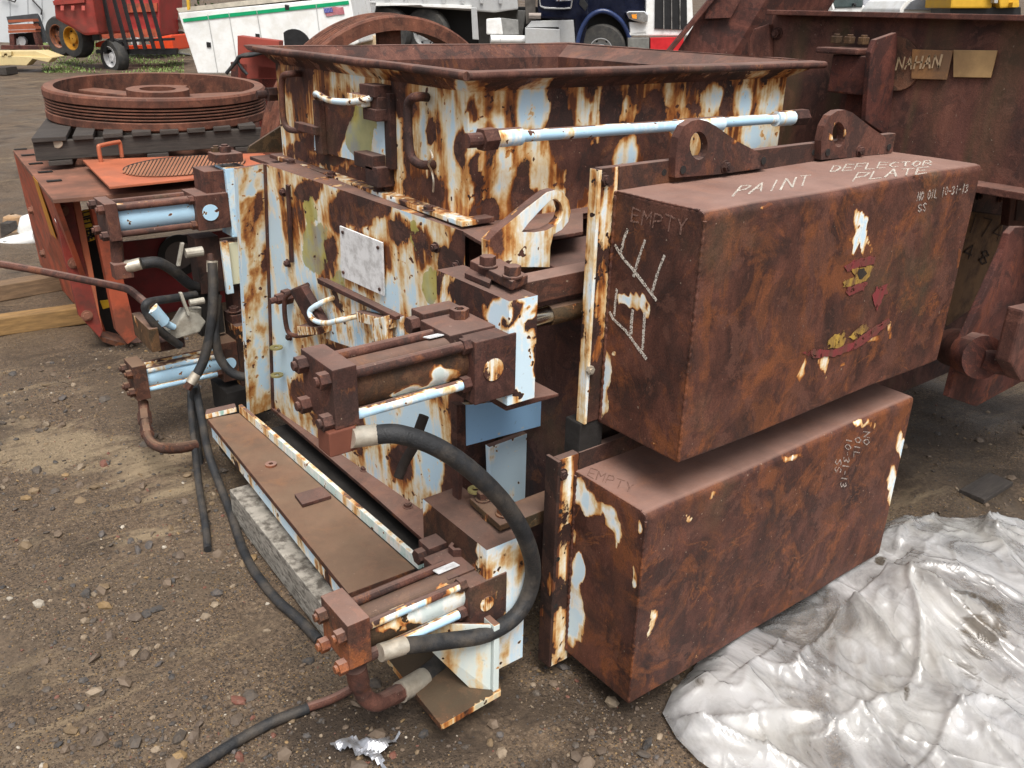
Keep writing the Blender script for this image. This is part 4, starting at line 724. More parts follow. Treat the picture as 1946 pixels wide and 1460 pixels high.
def stones():
    t=(1+5**.5)/2
    I=np.array([(-1,t,0),(1,t,0),(-1,-t,0),(1,-t,0),(0,-1,t),(0,1,t),(0,-1,-t),(0,1,-t),(t,0,-1),(t,0,1),(-t,0,-1),(-t,0,1)],float);I/=np.linalg.norm(I[0])
    FI=np.array([(0,11,5),(0,5,1),(0,1,7),(0,7,10),(0,10,11),(1,5,9),(5,11,4),(11,10,2),(10,7,6),(7,1,8),(3,9,4),(3,4,2),(3,2,6),(3,6,8),(3,8,9),(4,9,5),(2,4,11),(6,2,10),(8,6,7),(9,8,1)])
    pal=np.array([(.05,.05,.055),(.075,.065,.06),(.11,.085,.07),(.14,.105,.08),(.18,.13,.08),(.26,.175,.085),(.26,.21,.16),(.45,.42,.38),(.16,.06,.045),(.085,.08,.085)]);pw=np.array([.14,.15,.2,.20,.08,.035,.09,.015,.03,.05]);pw/=pw.sum()
    Vs=[];Fs=[];Cs=[];k=0
    while k<30000:
        if k<24500: x=random.uniform(-.55,1.35);y=random.uniform(.45,4.8) if random.random()<.72 else random.uniform(.4,1.9)
        else: x=random.uniform(1.0,4.2);y=random.uniform(.3,2.2)
        if x>1.0 and 1.5<y<3.5: 
            if random.random()<.7: continue
        dn=noise.noise(Vector((x*1.7,y*1.7,9)))
        if random.random()>.55+dn: continue
        s=min(.026,.0024*random.random()**-.46);
        if random.random()<.004: s*=1.5
        R3=np.linalg.qr(np.random.randn(3,3))[0];q=(I*np.array([1,random.uniform(.6,1),random.uniform(.35,.8)])*(1+.35*(np.random.rand(12,1)-.5)))@R3.T*s
        q[:,2]*=.7;q+= (x,y,gh(x,y)+s*.18);Vs.append(q);Fs.append(FI+12*k);c=pal[np.random.choice(len(pal),p=pw)]*random.uniform(.8,1.15);Cs.append(np.repeat([[c[0],c[1],c[2],1]],12,0));k+=1
    V=np.concatenate(Vs);Fa=np.concatenate(Fs);C=np.concatenate(Cs)
    me=bpy.data.meshes.new('gravel');me.from_pydata(V.tolist(),[],Fa.tolist());me.attributes.new('tint','FLOAT_COLOR','POINT').data.foreach_set('color',C.ravel().astype(np.float32))
    m,nt,bs=newmat('pebbles');at=nd(nt,'ShaderNodeAttribute',attribute_name='tint').outputs['Color'];c=mix(nt,mth(nt,'MULTIPLY',mapr(nt,noi(nt,posn(nt),130,4,.6),.4,.65),.4),at,(.15,.115,.085))
    c=mix(nt,1.,c,(.92,.88,.80),'MULTIPLY');nt.links.new(c,bs.inputs['Base Color']);bs.inputs['Roughness'].default_value=.75;me.materials.append(m)
    o=bpy.data.objects.new('gravel',me);COL.objects.link(o);return o
tag(stones(),'loose brown, tan and grey gravel strewn over the muddy ground','gravel',kind='stuff')
# ============================================================ loose things on the ground
WOOD=simple('weathered_timber',(.20,.13,.075),.8,0,.3,5,.5,40,(.07,.05,.035),.5,6,stretch=(1,12,12))
WOODN=simple('yellow_timber',(.26,.155,.06),.75,0,.3,4,.4,40,(.12,.07,.03),.4,6,stretch=(1.5,9,16))
WOODD=simple('dark_timber',(.045,.038,.034),.82,0,.4,5,.5,40,(.10,.085,.07),.35,8,stretch=(1,8,14))
def ob1(mb,name,mat,label,cat,group=None,**k):
    o=mb.build(name,mat,None,**k);return tag(o,label,cat,group)
def beamm(pxa,pxb,h,wd,label,mat,z=0.):
    a=A(*pxa,z=z);b=A(*pxb,z=z);t=nrm(b-a);s=np.cross(Z,t)
    if s@HF<0:s=-s
    return ob1(MB().obox((a+b)/2+s*wd/2+Z*h/2,t*np.linalg.norm(b-a)/2,s*wd/2,Z*h/2),'timber_beam',mat,label,'timber',bevel=.006)
beamm((-60,648),(190,612),.10,.10,'yellowish new timber beam on the ground running under the orange machine corner',WOODN)
beamm((-60,585),(160,545),.10,.12,'grey brown timber beam on the ground, farther from the camera than the yellow one',WOOD)
a=A(440,985,z=.0);b=A(612,1212,z=.0);t=nrm(b-a);s=np.cross(t,Z);s=s if s@X>0 else -s
ob1(MB().obox((a+b)/2+s*.06+Z*.058,t*np.linalg.norm(b-a)/2,s*.055,Z*.062),'timber_beam',simple('whitewashed_timber',(.31,.285,.245),.85,0,.3,14,.6,50,(.06,.05,.04),.85,26,stretch=(1,1,3)),'flaking whitewashed timber beam lying under the crusher base rail','timber',bevel=.004)
# hoses on the ground
def gp(px,py,h=.0): p=AG(px,py);return np.array([p[0],p[1],gh(p[0],p[1])+h])
gho=ob1(MB().tube(smooth_path([gp(330,1500,.016),gp(400,1448,.016),gp(460,1408,.015),gp(520,1375,.015),gp(585,1347,.015)],8),.015,12),'ground_hose',RUBBER,'black hose lying on the gravel in front, with a rusty pipe end reaching the crusher','hose',smooth=60)
MB().tube(smooth_path([gp(580,1349,.015),gp(630,1332,.02),gp(672,1318,.03)],6),.0125,12).build('pipe_end',RU,gho,smooth=60)
ob1(MB().tube(smooth_path([A(372,735,y=3.5),A(384,800,y=3.3),A(396,860,y=3.1),A(415,915,y=2.95),gp(440,985,.016),gp(460,1040,.016),gp(485,1090,.016),gp(525,1140,.016),gp(570,1180,.016),gp(606,1215,.016)],8),.0155,12),'draped_hose',RUBBER,'black hose hanging from the far cylinder and trailing along the whitewashed timber','hose',smooth=60)
ob1(MB().tube(smooth_path([A(362,735,y=3.5),A(363,780,y=3.42),A(370,850,y=3.2),gp(382,950,.05),gp(392,1010,.02),gp(395,1046,.014)],8),.0135,12),'draped_hose',RUBBER,'thinner black hose hanging from the far cylinder with its cut end on the mud','hose',smooth=60)
# crumpled foil
def crumple(poly,z,step,amp,fr,name,mat,label,cat):
    P=[A(*p,z=z) for p in poly];xs=[p[0] for p in P];ys=[p[1] for p in P];m=MB();idx={}
    def inside(x,y):
        c=False;n=len(P)
        for i in range(n):
            a,b=P[i],P[(i+1)%n]
            if (a[1]>y)!=(b[1]>y) and x<(b[0]-a[0])*(y-a[1])/(b[1]-a[1])+a[0]: c=not c
        return c
    nx=int((max(xs)-min(xs))/step)+1;ny=int((max(ys)-min(ys))/step)+1
    for j in range(ny+1):
        for i in range(nx+1):
            x=min(xs)+i*step;y=min(ys)+j*step;h=abs(noise.noise(Vector((x*fr,y*fr,1))))+.6*abs(noise.noise(Vector((x*fr*2.1,y*fr*2.1,4))))
            idx[i,j]=len(m.v);m.v.append((x,y,gh(x,y)+.006+amp*h))
    for j in range(ny):
        for i in range(nx):
            if inside(min(xs)+(i+.5)*step,min(ys)+(j+.5)*step): m.f.append((idx[i,j],idx[i+1,j],idx[i+1,j+1],idx[i,j+1]))
    used=sorted({k for f in m.f for k in f});mp={k:i for i,k in enumerate(used)};m.v=[m.v[k] for k in used];m.f=[tuple(mp[k] for k in f) for f in m.f]
    return ob1(m,name,mat,label,cat)
crumple([(626,1412),(645,1404),(668,1391),(700,1406),(716,1408),(772,1388),(735,1413),(745,1425),(722,1428),(733,1462),(700,1444),(655,1424)],.02,.007,.05,10,'foil_scrap',simple('crumpled_foil',(.50,.51,.54),.30,.8,.08,30,.1,60),'crumpled silver foil scrap lying on the gravel in front','foil')
# plastic sheet
def sheet():
    poly=[(1262,1330),(1282,1285),(1330,1235),(1400,1180),(1470,1140),(1560,1085),(1640,1030),(1672,1000),(1700,985),(1760,976),(1850,972),(1990,978),(2010,1520),(1420,1520),(1380,1450),(1330,1420),(1290,1380)]
    P=np.array([A(*p,z=.04)[:2] for p in poly]);step=.008
    lo=P.min(0);hi=P.max(0);xs=np.arange(lo[0],hi[0],step);ys=np.arange(lo[1],hi[1],step);GX,GY=np.meshgrid(xs,ys)
    ins=np.zeros(GX.shape,bool);dist=np.full(GX.shape,9.)
    n=len(P)
    for i in range(n):
        a,b=P[i],P[(i+1)%n]
        with np.errstate(divide='ignore',invalid='ignore'): ins^=((a[1]>GY)!=(b[1]>GY))&(GX<(b[0]-a[0])*(GY-a[1])/(b[1]-a[1])+a[0])
        ab=b-a;t=np.clip(((GX-a[0])*ab[0]+(GY-a[1])*ab[1])/(ab@ab),0,1);dist=np.minimum(dist,np.hypot(GX-a[0]-t*ab[0],GY-a[1]-t*ab[1]))
    BX=np.zeros(GX.shape);BY=np.zeros(GX.shape);best=np.full(GX.shape,9.)
    for i in range(n):
        a,b=P[i],P[(i+1)%n];ab=b-a;t=np.clip(((GX-a[0])*ab[0]+(GY-a[1])*ab[1])/(ab@ab),0,1);qx=a[0]+t*ab[0];qy=a[1]+t*ab[1];dd=np.hypot(GX-qx,GY-qy);k_=dd<best;best[k_]=dd[k_];BX[k_]=qx[k_];BY[k_]=qy[k_]
    band=(~ins)&(best<step*1.45);GX[band]=BX[band];GY[band]=BY[band];dist[band]=0;ins=ins|band
    H=np.zeros(GX.shape);g0=A(1610,1090,z=.05)[:2];g1=A(1650,1460,z=.05)[:2]
    md=[(A(1800,1060,z=.08)[:2],.30,.13),(A(1500,1240,z=.06)[:2],.18,.05),(A(1360,1310,z=.05)[:2],.13,.06),(A(1900,1200,z=.05)[:2],.25,.03),(A(1730,1180,z=.05)[:2],.2,.05)]
    gd=nrm(np.append(g1-g0,0))[:2]
    for j in range(GX.shape[0]):
        for i in range(GX.shape[1]):
            if not ins[j,i]: continue
            x,y=GX[j,i],GY[j,i];wx=.12*noise.noise(Vector((x*2.2,y*2.2,7)));wy=.12*noise.noise(Vector((x*2.2,y*2.2,17)))
            r=lambda f,s,ax=1.,ay=1.:(1-abs(2*noise.noise(Vector(((x+wx)*f*ax,(y+wy)*f*ay,s)))))
            h=.034*max(0,r(2.1,1))**3+.040*max(0,r(3.3,2,1,.35))**9+.030*max(0,r(4.6,3,.5,1))**11+.012*max(0,r(11,5))**9+.008*noise.noise(Vector((x*4,y*4,2)))+.012*noise.noise(Vector((x*1.7,y*1.7,5)))
            # gathered pleats either side of the fold line
            u=(x-g0[0])*gd[0]+(y-g0[1])*gd[1];v=-(x-g0[0])*gd[1]+(y-g0[1])*gd[0];wv=math.exp(-(v/.13)**2)
            h+=wv*(.026+.022*abs(noise.noise(Vector((u*2.2,v*26,3)))))
            for c,rr,am in md:
                d2=((x-c[0])**2+(y-c[1])**2)/rr**2;h+=am*math.exp(-d2)
            e=min(1,dist[j,i]/.07);H[j,i]=gh(x,y)+.014+.78*h*e*(2-e)
            if y>1.10 and x<2.56: H[j,i]=min(H[j,i],.05)
    m=MB();idx=-np.ones(GX.shape,int);k=0
    for j in range(GX.shape[0]):
        for i in range(GX.shape[1]):
            if ins[j,i]: idx[j,i]=k;k+=1;m.v.append((GX[j,i],GY[j,i],H[j,i]))
    for j in range(GX.shape[0]-1):
        for i in range(GX.shape[1]-1):
            q=(idx[j,i],idx[j,i+1],idx[j+1,i+1],idx[j+1,i])
            if min(q)>=0: m.f.append(tuple(int(z) for z in q))
    mt,nt,bs=newmat('clear_white_plastic');p=posn(nt)
    cov=nd(nt,'ShaderNodeAttribute',attribute_name='cov').outputs['Fac']
    d=mapr(nt,mth(nt,'ADD',cov,mth(nt,'MULTIPLY',mth(nt,'SUBTRACT',noi(nt,scaled(nt,p,(1,.5,1)),5,8,.72,1.5),.5),2.6)),.42,.66)
    c=mix(nt,mapr(nt,noi(nt,p,3,6,.65),.42,.66,0,.8),(.84,.84,.85),(.66,.64,.59));c=mix(nt,mth(nt,'MULTIPLY',d,.9),c,(.12,.095,.06))
    nt.links.new(c,bs.inputs['Base Color']);nt.links.new(mapr(nt,noi(nt,p,9,4),.35,.65,.18,.42),bs.inputs['Roughness']);bs.inputs['Specular IOR Level'].default_value=.8
    bs.inputs['Coat Weight'].default_value=.25;bs.inputs['Coat Roughness'].default_value=.06
    tl=nd(nt,'ShaderNodeBsdfTranslucent',{'Color':(.7,.7,.7,1)});tp=nd(nt,'ShaderNodeBsdfTransparent')
    gl=nd(nt,'ShaderNodeBsdfGlossy',{'Color':(1,1,1,1),'Roughness':.24});fr=nd(nt,'ShaderNodeFresnel',{'IOR':1.5})
    m1=nd(nt,'ShaderNodeMixShader',{0:.35,1:bs.outputs[0],2:tl.outputs[0]})
    m2=nd(nt,'ShaderNodeMixShader',{0:mapr(nt,noi(nt,scaled(nt,p,(1,.6,1)),3.4,7,.66,.9),.40,.62,.22,.74),1:m1.outputs[0],2:tp.outputs[0]})
    m3=nd(nt,'ShaderNodeMixShader',{0:fr.outputs[0],1:m2.outputs[0],2:gl.outputs[0]})
    nt.links.new(m3.outputs[0],nt.nodes['Material Output'].inputs['Surface'])
    def crease(vs,sc,dd,pw):
        k=mth(nt,'ABSOLUTE',mth(nt,'SUBTRACT',noi(nt,scaled(nt,p,vs),sc,2,.5,dd),.5));return mth(nt,'POWER',mapr(nt,k,0,.11,1,0),pw)
    vo=nd(nt,'ShaderNodeTexVoronoi',{'Vector':p,'Scale':130.})
    hh=mth(nt,'ADD',mth(nt,'MULTIPLY',crease((1,.35,1),3.4,1.,5.),1.),mth(nt,'MULTIPLY',mth(nt,'MULTIPLY',crease((.5,1,1),8,1.,5.),mapr(nt,noi(nt,p,2.4,3),.45,.65)),.5));hh=mth(nt,'ADD',hh,mth(nt,'MULTIPLY',noi(nt,p,38,3,.55),.10))
    hh=mth(nt,'ADD',hh,mth(nt,'MULTIPLY',mapr(nt,vo.outputs['Distance'],.1,.4,1,0),mapr(nt,noi(nt,p,5,3),.52,.62,0,.3)))
    nb=nd(nt,'ShaderNodeBump',{'Strength':.4,'Distance':.008,'Height':hh}).outputs[0]
    for k_ in(bs,gl,fr): nt.links.new(nb,k_.inputs['Normal'])
    o=m.build('plastic_sheet',mt,None,smooth=180,cov=[(dict(z=.05),[])])
    n=len(o.data.vertices);Pn=np.array([v.co[:] for v in o.data.vertices]);a=np.zeros(n)
    for px,py,rx,ry,am in((1860,1225,85,60,.75),(1890,1165,50,25,.5),(1728,1300,14,22,.7),(1675,1060,16,14,.9),(1630,1290,6,40,.3),(1820,1160,50,8,.7),(1890,1310,40,6,.7),(1330,1290,20,20,.4)):
        c=A(px,py,z=.06);u=A(px+rx,py,z=.06)-c;v=A(px,py+ry,z=.06)-c;Mi=np.linalg.inv(np.array([u[:2],v[:2]]).T);st=(Pn[:,:2]-c[:2])@Mi.T;w_=np.clip(1-(st**2).sum(1),0,1);a+=am*w_
    o.data.attributes['cov'].data.foreach_set('value',a.astype(np.float32))
    return tag(o,'rumpled clear white plastic sheet on the ground below the lower guard box','plastic sheet')
sheet()
# white foam cup behind the lower guard, wet board
c=A(1690,725,y=1.9)
ob1(MB().lathe((c[0],c[1],c[2]-.05),Z,[(.03,-.03),(.045,.0),(.05,.06),(.047,.06),(.04,.0),(.0,-.02)],24),'foam_cup',simple('white_foam',(.75,.75,.74),.6),'white foam cup standing between the two guard boxes','cup',smooth=40)
c=A(1875,925,z=.0);ob1(MB().obox((c[0],c[1],gh(c[0],c[1])+.012),X*.12,Y*.05,Z*.01),'board_scrap',WOODD,'thin dark board scrap on the mud beyond the plastic sheet','board',bevel=.003)
# ============================================================ orange machine behind, with cover plate, pallet and sheave
ORG=simple('faded_orange_paint',(.40,.085,.04),.6,0,.25,6,.2,50,(.10,.045,.03),.75,5)
ORGD=simple('dark_orange_paint',(.22,.035,.025),.6,0,.3,6,.2,50,(.07,.035,.028),.7,5)
ORGL=simple('bright_orange_plate',(.43,.125,.06),.55,0,.15,5,.15,50,(.25,.10,.06),.5,4)
DRED=simple('dark_red_interior',(.17,.018,.018),.6,0,.3,5,.1,40,(.05,.02,.018),.6,4)
BROWNTOP=simple('rusty_orange_top',(.22,.095,.06),.8,0,.25,5,.3,60,(.09,.05,.035),.6,4)
YLW=simple('yellow_sticker',(.55,.32,.02),.5,0,.15,20,.05)
BLK=simple('black_paint',(.012,.012,.013),.45,0,.2,20,.05)
B0=A(195,640,z=0);B1=A(77,504,z=0);T0=A(100,380,z=.86);T1=A(25,287,z=.86)
OM=thing('orange_machine','faded orange welded machine housing on timbers carrying a pallet on top','machine',(float(B0[0]+.6),float(B0[1]+.6),0))
yo=float(T0[1])
# left side sheet, sloped tan foot and folded flanges
side=MB().prism([B0,B1,T1,T0],X*.025).build('side_panel',ORG,OM,bevel=.003)
yfp=4.80;q=lambda px,py,y=yfp:A(px,py,y=y)
q0,q1=T0,B0
def fpoly(pts,name,mat,y=yfp,th=.03,par=OM,bev=.003): return MB().prism([q(*p,y) for p in pts],Y*th).build(name,mat,par,bevel=bev)
fl_=fpoly([(100,380),(140,374),(158,470),(196,628),(190,642),(150,600),(118,470)],'bolted_flange',ORGD,4.78)
for px,py in((119,400),(140,500),(165,600),(62,400),(84,482)):
    MB().bolt(q(px,py,4.78) if px>100 else A(px,py,x=.86),-Y if px>100 else -X,.022,.02).build('bolt',BROWNTOP,OM)
fpoly([(137,374),(150,372),(163,440),(178,520),(190,600),(196,628),(188,600),(158,480)],'flange_edge',ORGL,4.76,.02)
lift=fpoly([(153,402),(172,397),(181,456),(168,460)],'yellow_plate',YLW,4.80,.01)
o_=q(169,402,4.797);e_=q(180,456,4.797);u_=q(172.5,401,4.797)-q(157,404,4.797)
write('LIFT HERE',q(156,405,4.795),q(169,458,4.795),q(168.5,402,4.795)-q(156,405,4.795),-Y,.008,BLK,lift,'lettering',.004,.7,0)
fpoly([(190,572),(208,570),(211,584),(196,588)],'yellow_plate',YLW,4.86,.01)
up=fpoly([(172,392),(200,388),(215,450),(248,585),(262,640),(243,655),(222,630),(196,500)],'front_upright',ORG,4.70,.06)
fpoly([(190,640),(243,655),(275,648),(300,640),(290,660),(245,668),(195,650)],'sill',RORG,4.80,.25)
fpoly([(150,470),(500,430),(500,660),(200,660)],'inner_back',DRED,5.25,.02)
fpoly([(158,400),(176,398),(225,640),(196,640)],'recess',DARK,5.0,.02)  # black sheet, the shade inside the recess put in as colour
c=q(340,485,5.235);rg=MB().lathe(c,-Y,[(.085,0),(.125,0),(.125,.012),(.085,.012)],32,True).build('bore_ring',BLK,OM);MB().cyl(c+Y*.004,c-Y*.004,.085,24).build('bore',simple('grey_casting',(.12,.10,.09),.7),rg)
fpoly([(205,398),(500,362),(500,385),(212,420)],'front_header',BROWNTOP,4.72,.05)
tp=MB().prism([T0+Z*.002,T1+Z*.002,A(330,262,z=.862),A(500,300,z=.862),A(500,348,z=.862)],Z*-.02).build('top_plate',BROWNTOP,OM,bevel=.002)
for px,py in((31,282),(45,293),(60,309),(78,325),(95,342)):
    p=A(px+8,py+2,z=.866);MB().box(p[0]-.035,p[0]+.035,p[1]-.014,p[1]+.014,.865,.870).build('slot',DARK,tp)
ys_=simple('yellow_stripe',(.55,.24,.02),.55,0,.2)
S4=lambda *p:[T0*(1-a)*(1-b)+T1*a*(1-b)+B0*(1-a)*b+B1*a*b-X*.002 for a,b in p]
MB().prism(S4((.42,.0),(.30,.0),(.30,.4),(.42,.42)),X*-.002).build('yellow_stripe',ys_,side)
MB().prism(S4((.14,.18),(.10,.22),(.03,.60),(.02,.70),(.06,.42)),X*-.002).build('torn_label',PLATE,side)
MB().prism([A(155,305,z=.90)]+[A(*p,z=.90) for p in((208,356),(395,336),(500,325),(500,294))],Z*-.012)
CP=thing('cover_plate','bright orange cover plate with oval grille and bent handle, on the orange machine','cover plate',tuple(map(float,A(280,330,z=.89))))
zc_=.915;MB().prism([A(p[0],p[1],z=zc_) for p in((157,304),(208,355),(395,336),(520,324),(520,290))],Z*-.012).build('plate',ORGL,CP,bevel=.002)
el=[A(350+117*math.cos(a),315+18*math.sin(a)-(math.cos(a)*8),z=zc_+.002) for a in np.linspace(0,2*math.pi,36,endpoint=False)]
gr=MB().prism(el,Z*.002).build('grille',DARK,CP)  # black oval paints the darkness of the opening below the bars
mb=MB();Bar=simple('grille_bar',(.30,.13,.07),.7,0,.2)
for i in range(34):
    px=238+i*7
    dx=lambda x:(x-350)/117.
    if abs(dx(px))<.97:
        hgt=18*math.sqrt(1-dx(px)**2);sl=-(px-350)/117*8
        a_=A(px+hgt*.55,315-hgt+sl,z=zc_+.007);b_=A(px-hgt*.55,315+hgt+sl,z=zc_+.007);seg(mb,a_,b_,Z,.012)
mb.build('grille_bar',Bar,gr)
h0,h1=A(192,308,z=zc_),A(232,299,z=zc_);MB().tube(smooth_path([h0,h0+Z*.075,h0+Z*.085+(h1-h0)*.12,h1+Z*.085-(h1-h0)*.12,h1+Z*.075,h1],4),.011,10).build('handle',ORGL,CP,smooth=60)
# pallet
pz0=1.04;pa=A(60,262,z=pz0);pb=A(497,236,z=pz0);pt=nrm(pb-pa);ps=nrm(np.cross(Z,pt)+pt*.26);pl=float(np.linalg.norm(pb-pa));pc_=pa+pt*pl/2+ps*.6
PL=thing('wooden_pallet','dark weathered wooden pallet under the grooved sheave wheel','pallet',tuple(map(float,(pc_[0],pc_[1],.88))))
for k in(0,.55,1.1):
    mb=MB().obox(pa+pt*pl/2+ps*(k+.03)-Z*.075,pt*pl/2,ps*.03,Z*.05);mb.build('stringer',WOODD,PL,bevel=.004)
for i in range(8):
    wd=.17 if i==0 else .105;u=(0.085 if i==0 else .10+i*(pl-.1)/7.6);MB().obox(pa+pt*u+ps*.58-Z*.0125,pt*wd/2,ps*.6,Z*.012).build('deck_board',WOODD,PL,bevel=.003)
for i in range(3): MB().obox(pa+pt*(.12+i*(pl-.24)/2)+ps*.58-Z*.14,pt*.06,ps*.6,Z*.012).build('deck_board',WOODD,PL,bevel=.003)
p=A(108,272,y=float(pa[1])-.002);MB().lathe(p,-ps,[(.0,.0),(.03,0),(.026,.004),(0,.005)],20).build('knot',simple('pale_knot',(.40,.34,.26),.8),PL)
RW=paintrust('sheave_rust',base=-.6,tint=(1.5,1.36,1.15),dust_toplight=.5,ring=False,spread=.45,dust_toplight_col=(.27,.155,.11))
def sheave(name,label,c,ax,R,wd,group,bf=.26):
    t=thing(name,label,'sheave wheel',tuple(map(float,c)),group);ax=nrm(ax);g=5
    b=bf*wd;prof=[(R*.90,wd),(R-.012,wd),(R,wd-.012),(R,wd-b)];gw=(wd-2*b)/g
    for i in range(g):
        z0=wd-b-i*gw;prof+=[(R-.004,z0-.003),(R-.042,z0-gw*.42),(R-.042,z0-gw*.58),(R-.004,z0-gw+.003)]
    prof+=[(R,b),(R,.012),(R-.012,0),(R*.90,0)]
    MB().lathe(c,ax,prof,96,True).build('rim',RW,t,smooth=35)
    MB().lathe(c,ax,[(.11,wd*.25),(.19,wd*.25),(.19,wd*.86),(.11,wd*.86)],40,True).build('hub',RW,t,smooth=35)
    u,v=frame(ax)
    for i in range(6):
        a=2*math.pi*i/6+.55;d=u*math.cos(a)+v*math.sin(a);s=np.cross(ax,d);MB().obox(np.array(c)+ax*wd*.5+d*(R*.9+.19)/2,d*(R*.9-.17)/2,s*.075,ax*wd*.10).build('spoke',RW,t,bevel=.01)
    return t
cw=A(306,219,z=pz0+.005);wax=nrm(Z-HF*.035+RT*.025)
sheave('sheave_wheel','rusty grooved sheave wheel lying flat on the wooden pallet',cw,wax,.665,.19,'rusty sheave wheels')
cu=A(762,300,d=5.5);aru=nrm(-HF*.8+nrm(np.array([RT[0],RT[1],0]))*.55-Z*.05)
sheave('sheave_wheel','rusty grooved sheave wheel standing upright behind the crusher hopper',cu-aru*.23,aru,.82,.23,'rusty sheave wheels',.12)
# red machine behind the hopper corner
RM=thing('red_machine','red steel machine frame with a grey cable, behind the hopper corner','machine',tuple(map(float,A(480,250,d=7.6)-Z*.6)))
Rm=simple('chalky_red_paint',(.33,.06,.04),.65,0,.25,6,.2,50,(.10,.04,.03),.5,6)
sl_=lambda pts,d,th,az=0.:(MB().prism([A(*p,d=d,az=az) for p in pts],HF*th))
sl_([(451,68),(480,72),(530,78),(530,150),(452,150)],7.7,.15).build('frame_plate',Rm,RM,bevel=.004);sl_([(490,125),(540,130),(535,260),(492,240)],7.7,.2).build('post',Rm,RM,bevel=.004)
sl_([(438,118),(470,122),(470,200),(440,190)],7.7,.2).build('post',RED_RUST,RM,bevel=.004);sl_([(462,86),(545,92),(545,108),(500,104),(470,95)],7.5,.2).build('bracket',RUD,RM,bevel=.004)
sl_([(430,150),(540,150),(540,420),(430,420)],7.7,.2).build('lower_frame',RUD,RM)
MB().tube(smooth_path([A(p[0],p[1],d=7.4) for p in((430,140),(448,118),(455,108),(475,106),(500,100))],5),.014,8).build('cable',RUBBER,RM,smooth=60);MB().tube(smooth_path([A(p[0],p[1],d=7.42) for p in((490,102),(462,105),(452,115),(458,128),(470,142))],5),.014,8).build('cable',RUBBER,RM,smooth=60)
# ============================================================ big maroon crusher on the right
def mossy():
    m,nt,bs=newmat('maroon_moss');p=posn(nt);rc,rv=rustcol(nt,p,(1.3,1.22,1.18),0.,False,.5)
    st=noi(nt,scaled(nt,p,(1,1,.09)),5.5,3,.5,.4);c=mix(nt,mth(nt,'MULTIPLY',mapr(nt,st,.54,.70),.5),rc,(.125,.10,.042));c=mix(nt,mth(nt,'MULTIPLY',mapr(nt,noi(nt,scaled(nt,p,(1,1,.12)),9,3),.6,.72),.5),c,(.17,.065,.05))
    nt.links.new(c,bs.inputs['Base Color']);bs.inputs['Roughness'].default_value=.8;nt.links.new(nd(nt,'ShaderNodeBump',{'Strength':.5,'Distance':.003,'Height':noi(nt,p,110,4,.65)}).outputs[0],bs.inputs['Normal']);return m
MOSS=mossy()
XR=3.1;K=thing('rusty_crusher','big maroon rusted crusher with bolted bracket, embossed nameplates and a shaft, beside the guard boxes','crusher',(3.6,1.3,0))
k_=lambda px,py,o=0.:A(px,py,x=XR-o)
zt_=float(k_(1700,32)[2]);zl=1.21
MB().box(XR,XR+1.2,.6,2.36,zl,zt_).build('hopper_wall',MOSS,K)
MB().box(XR-.07,XR+.02,.6,2.34,zt_-.004,zt_+.014).build('top_flange',CRUSH,K,bevel=.003)
MB().box(XR-.10,XR+.02,.6,2.36,zl-.012,zl+.012).build('lower_flange',CRUSH,K,bevel=.003)
MB().box(XR+.05,XR+1.2,1.75,2.30,.18,zl-.012).build('casing',RUD,K)
mb=MB().prism([k_(1430,190,.0),k_(1432,75),k_(1440,55),k_(1470,45),k_(1476,300),k_(1430,300)],X*-.03);mb.build('corner_lug',CRUSH,K,bevel=.006)
MB().bolt(k_(1478,64,.0),-X,.018,.02).build('bolt',RUD,K)
br=MB().box(XR-.18,XR,float(k_(1655,90,.1)[1]),float(k_(1575,90,.1)[1]),float(k_(1600,92,.18)[2])-.02,float(k_(1600,92,.18)[2])).build('bracket',CRUSH,K,bevel=.006)
y0b,y1b=float(k_(1662,150,.15)[1]),float(k_(1575,150,.15)[1])
zb_t=float(k_(1600,88,.18)[2])
MB().prism([A(p[0],p[1],y=y0b) for p in((1655,100),(1664,76),(1704,62),(1706,80),(1690,262),(1645,230))],Y*.02).build('side_plate',RED_RUST,br,bevel=.003)
MB().box(XR-.15,XR-.04,y0b+.02,y1b,zb_t-.16,zb_t-.03).build('clamp_block',RED_RUST,br,bevel=.006);MB().box(XR-.10,XR,y0b+.03,y1b-.05,zb_t-.42,zb_t-.16).build('clamp_stem',RED_RUST,br,bevel=.006)
MB().cyl((XR-.10,y0b+.02,zb_t-.33),(XR-.10,y1b-.06,zb_t-.33),.035,18).build('pivot_pin',RED_RUST,br,smooth=40)
for px in(1590,1615,1642): 
    p=A(px,72,x=XR-.09);MB().bolt((XR-.09,p[1],zb_t),Z,.022,.03,False).build('bolt',OLIVE,br,bevel=.002)
EMB=simple('tan_embossed_plate',(.38,.19,.075),.6,.1,.25,9,.3,50,(.13,.085,.06),.7,7)
EMB2=simple('pale_embossed_plate',(.52,.33,.15),.5,.15,.2,9,.2,50,(.25,.15,.08),.5,7)
cc=k_(1712,118,.006);pts=[k_(1705+46*math.cos(a),121+52*math.sin(a),.004) for a in np.linspace(0,2*math.pi,32,endpoint=False)]
npb=MB().prism(pts,X*-.008).build('round_nameplate',paintrust('dim_plate',base=-.6,tint=(1.7,1.9,1.6),dust_toplight=.5,ring=False),K,bevel=.002)
n2=MB().prism([k_(*p,.013) for p in((1735,94),(1812,96),(1800,152),(1733,150))],X*-.006).build('nameplate',EMB,K,bevel=.002)
MB().prism([k_(*p,.006) for p in((1813,95),(1897,96),(1884,148),(1813,147))],X*-.006).build('nameplate',EMB2,K,bevel=.002)
write('NAHAN',k_(1703,132,.022),k_(1790,128,.022),k_(1708,110,.022)-k_(1703,132,.022),-X,.006,simple('worn_letters',(.50,.36,.22),.5),n2,'lettering',.001,.7,.02)
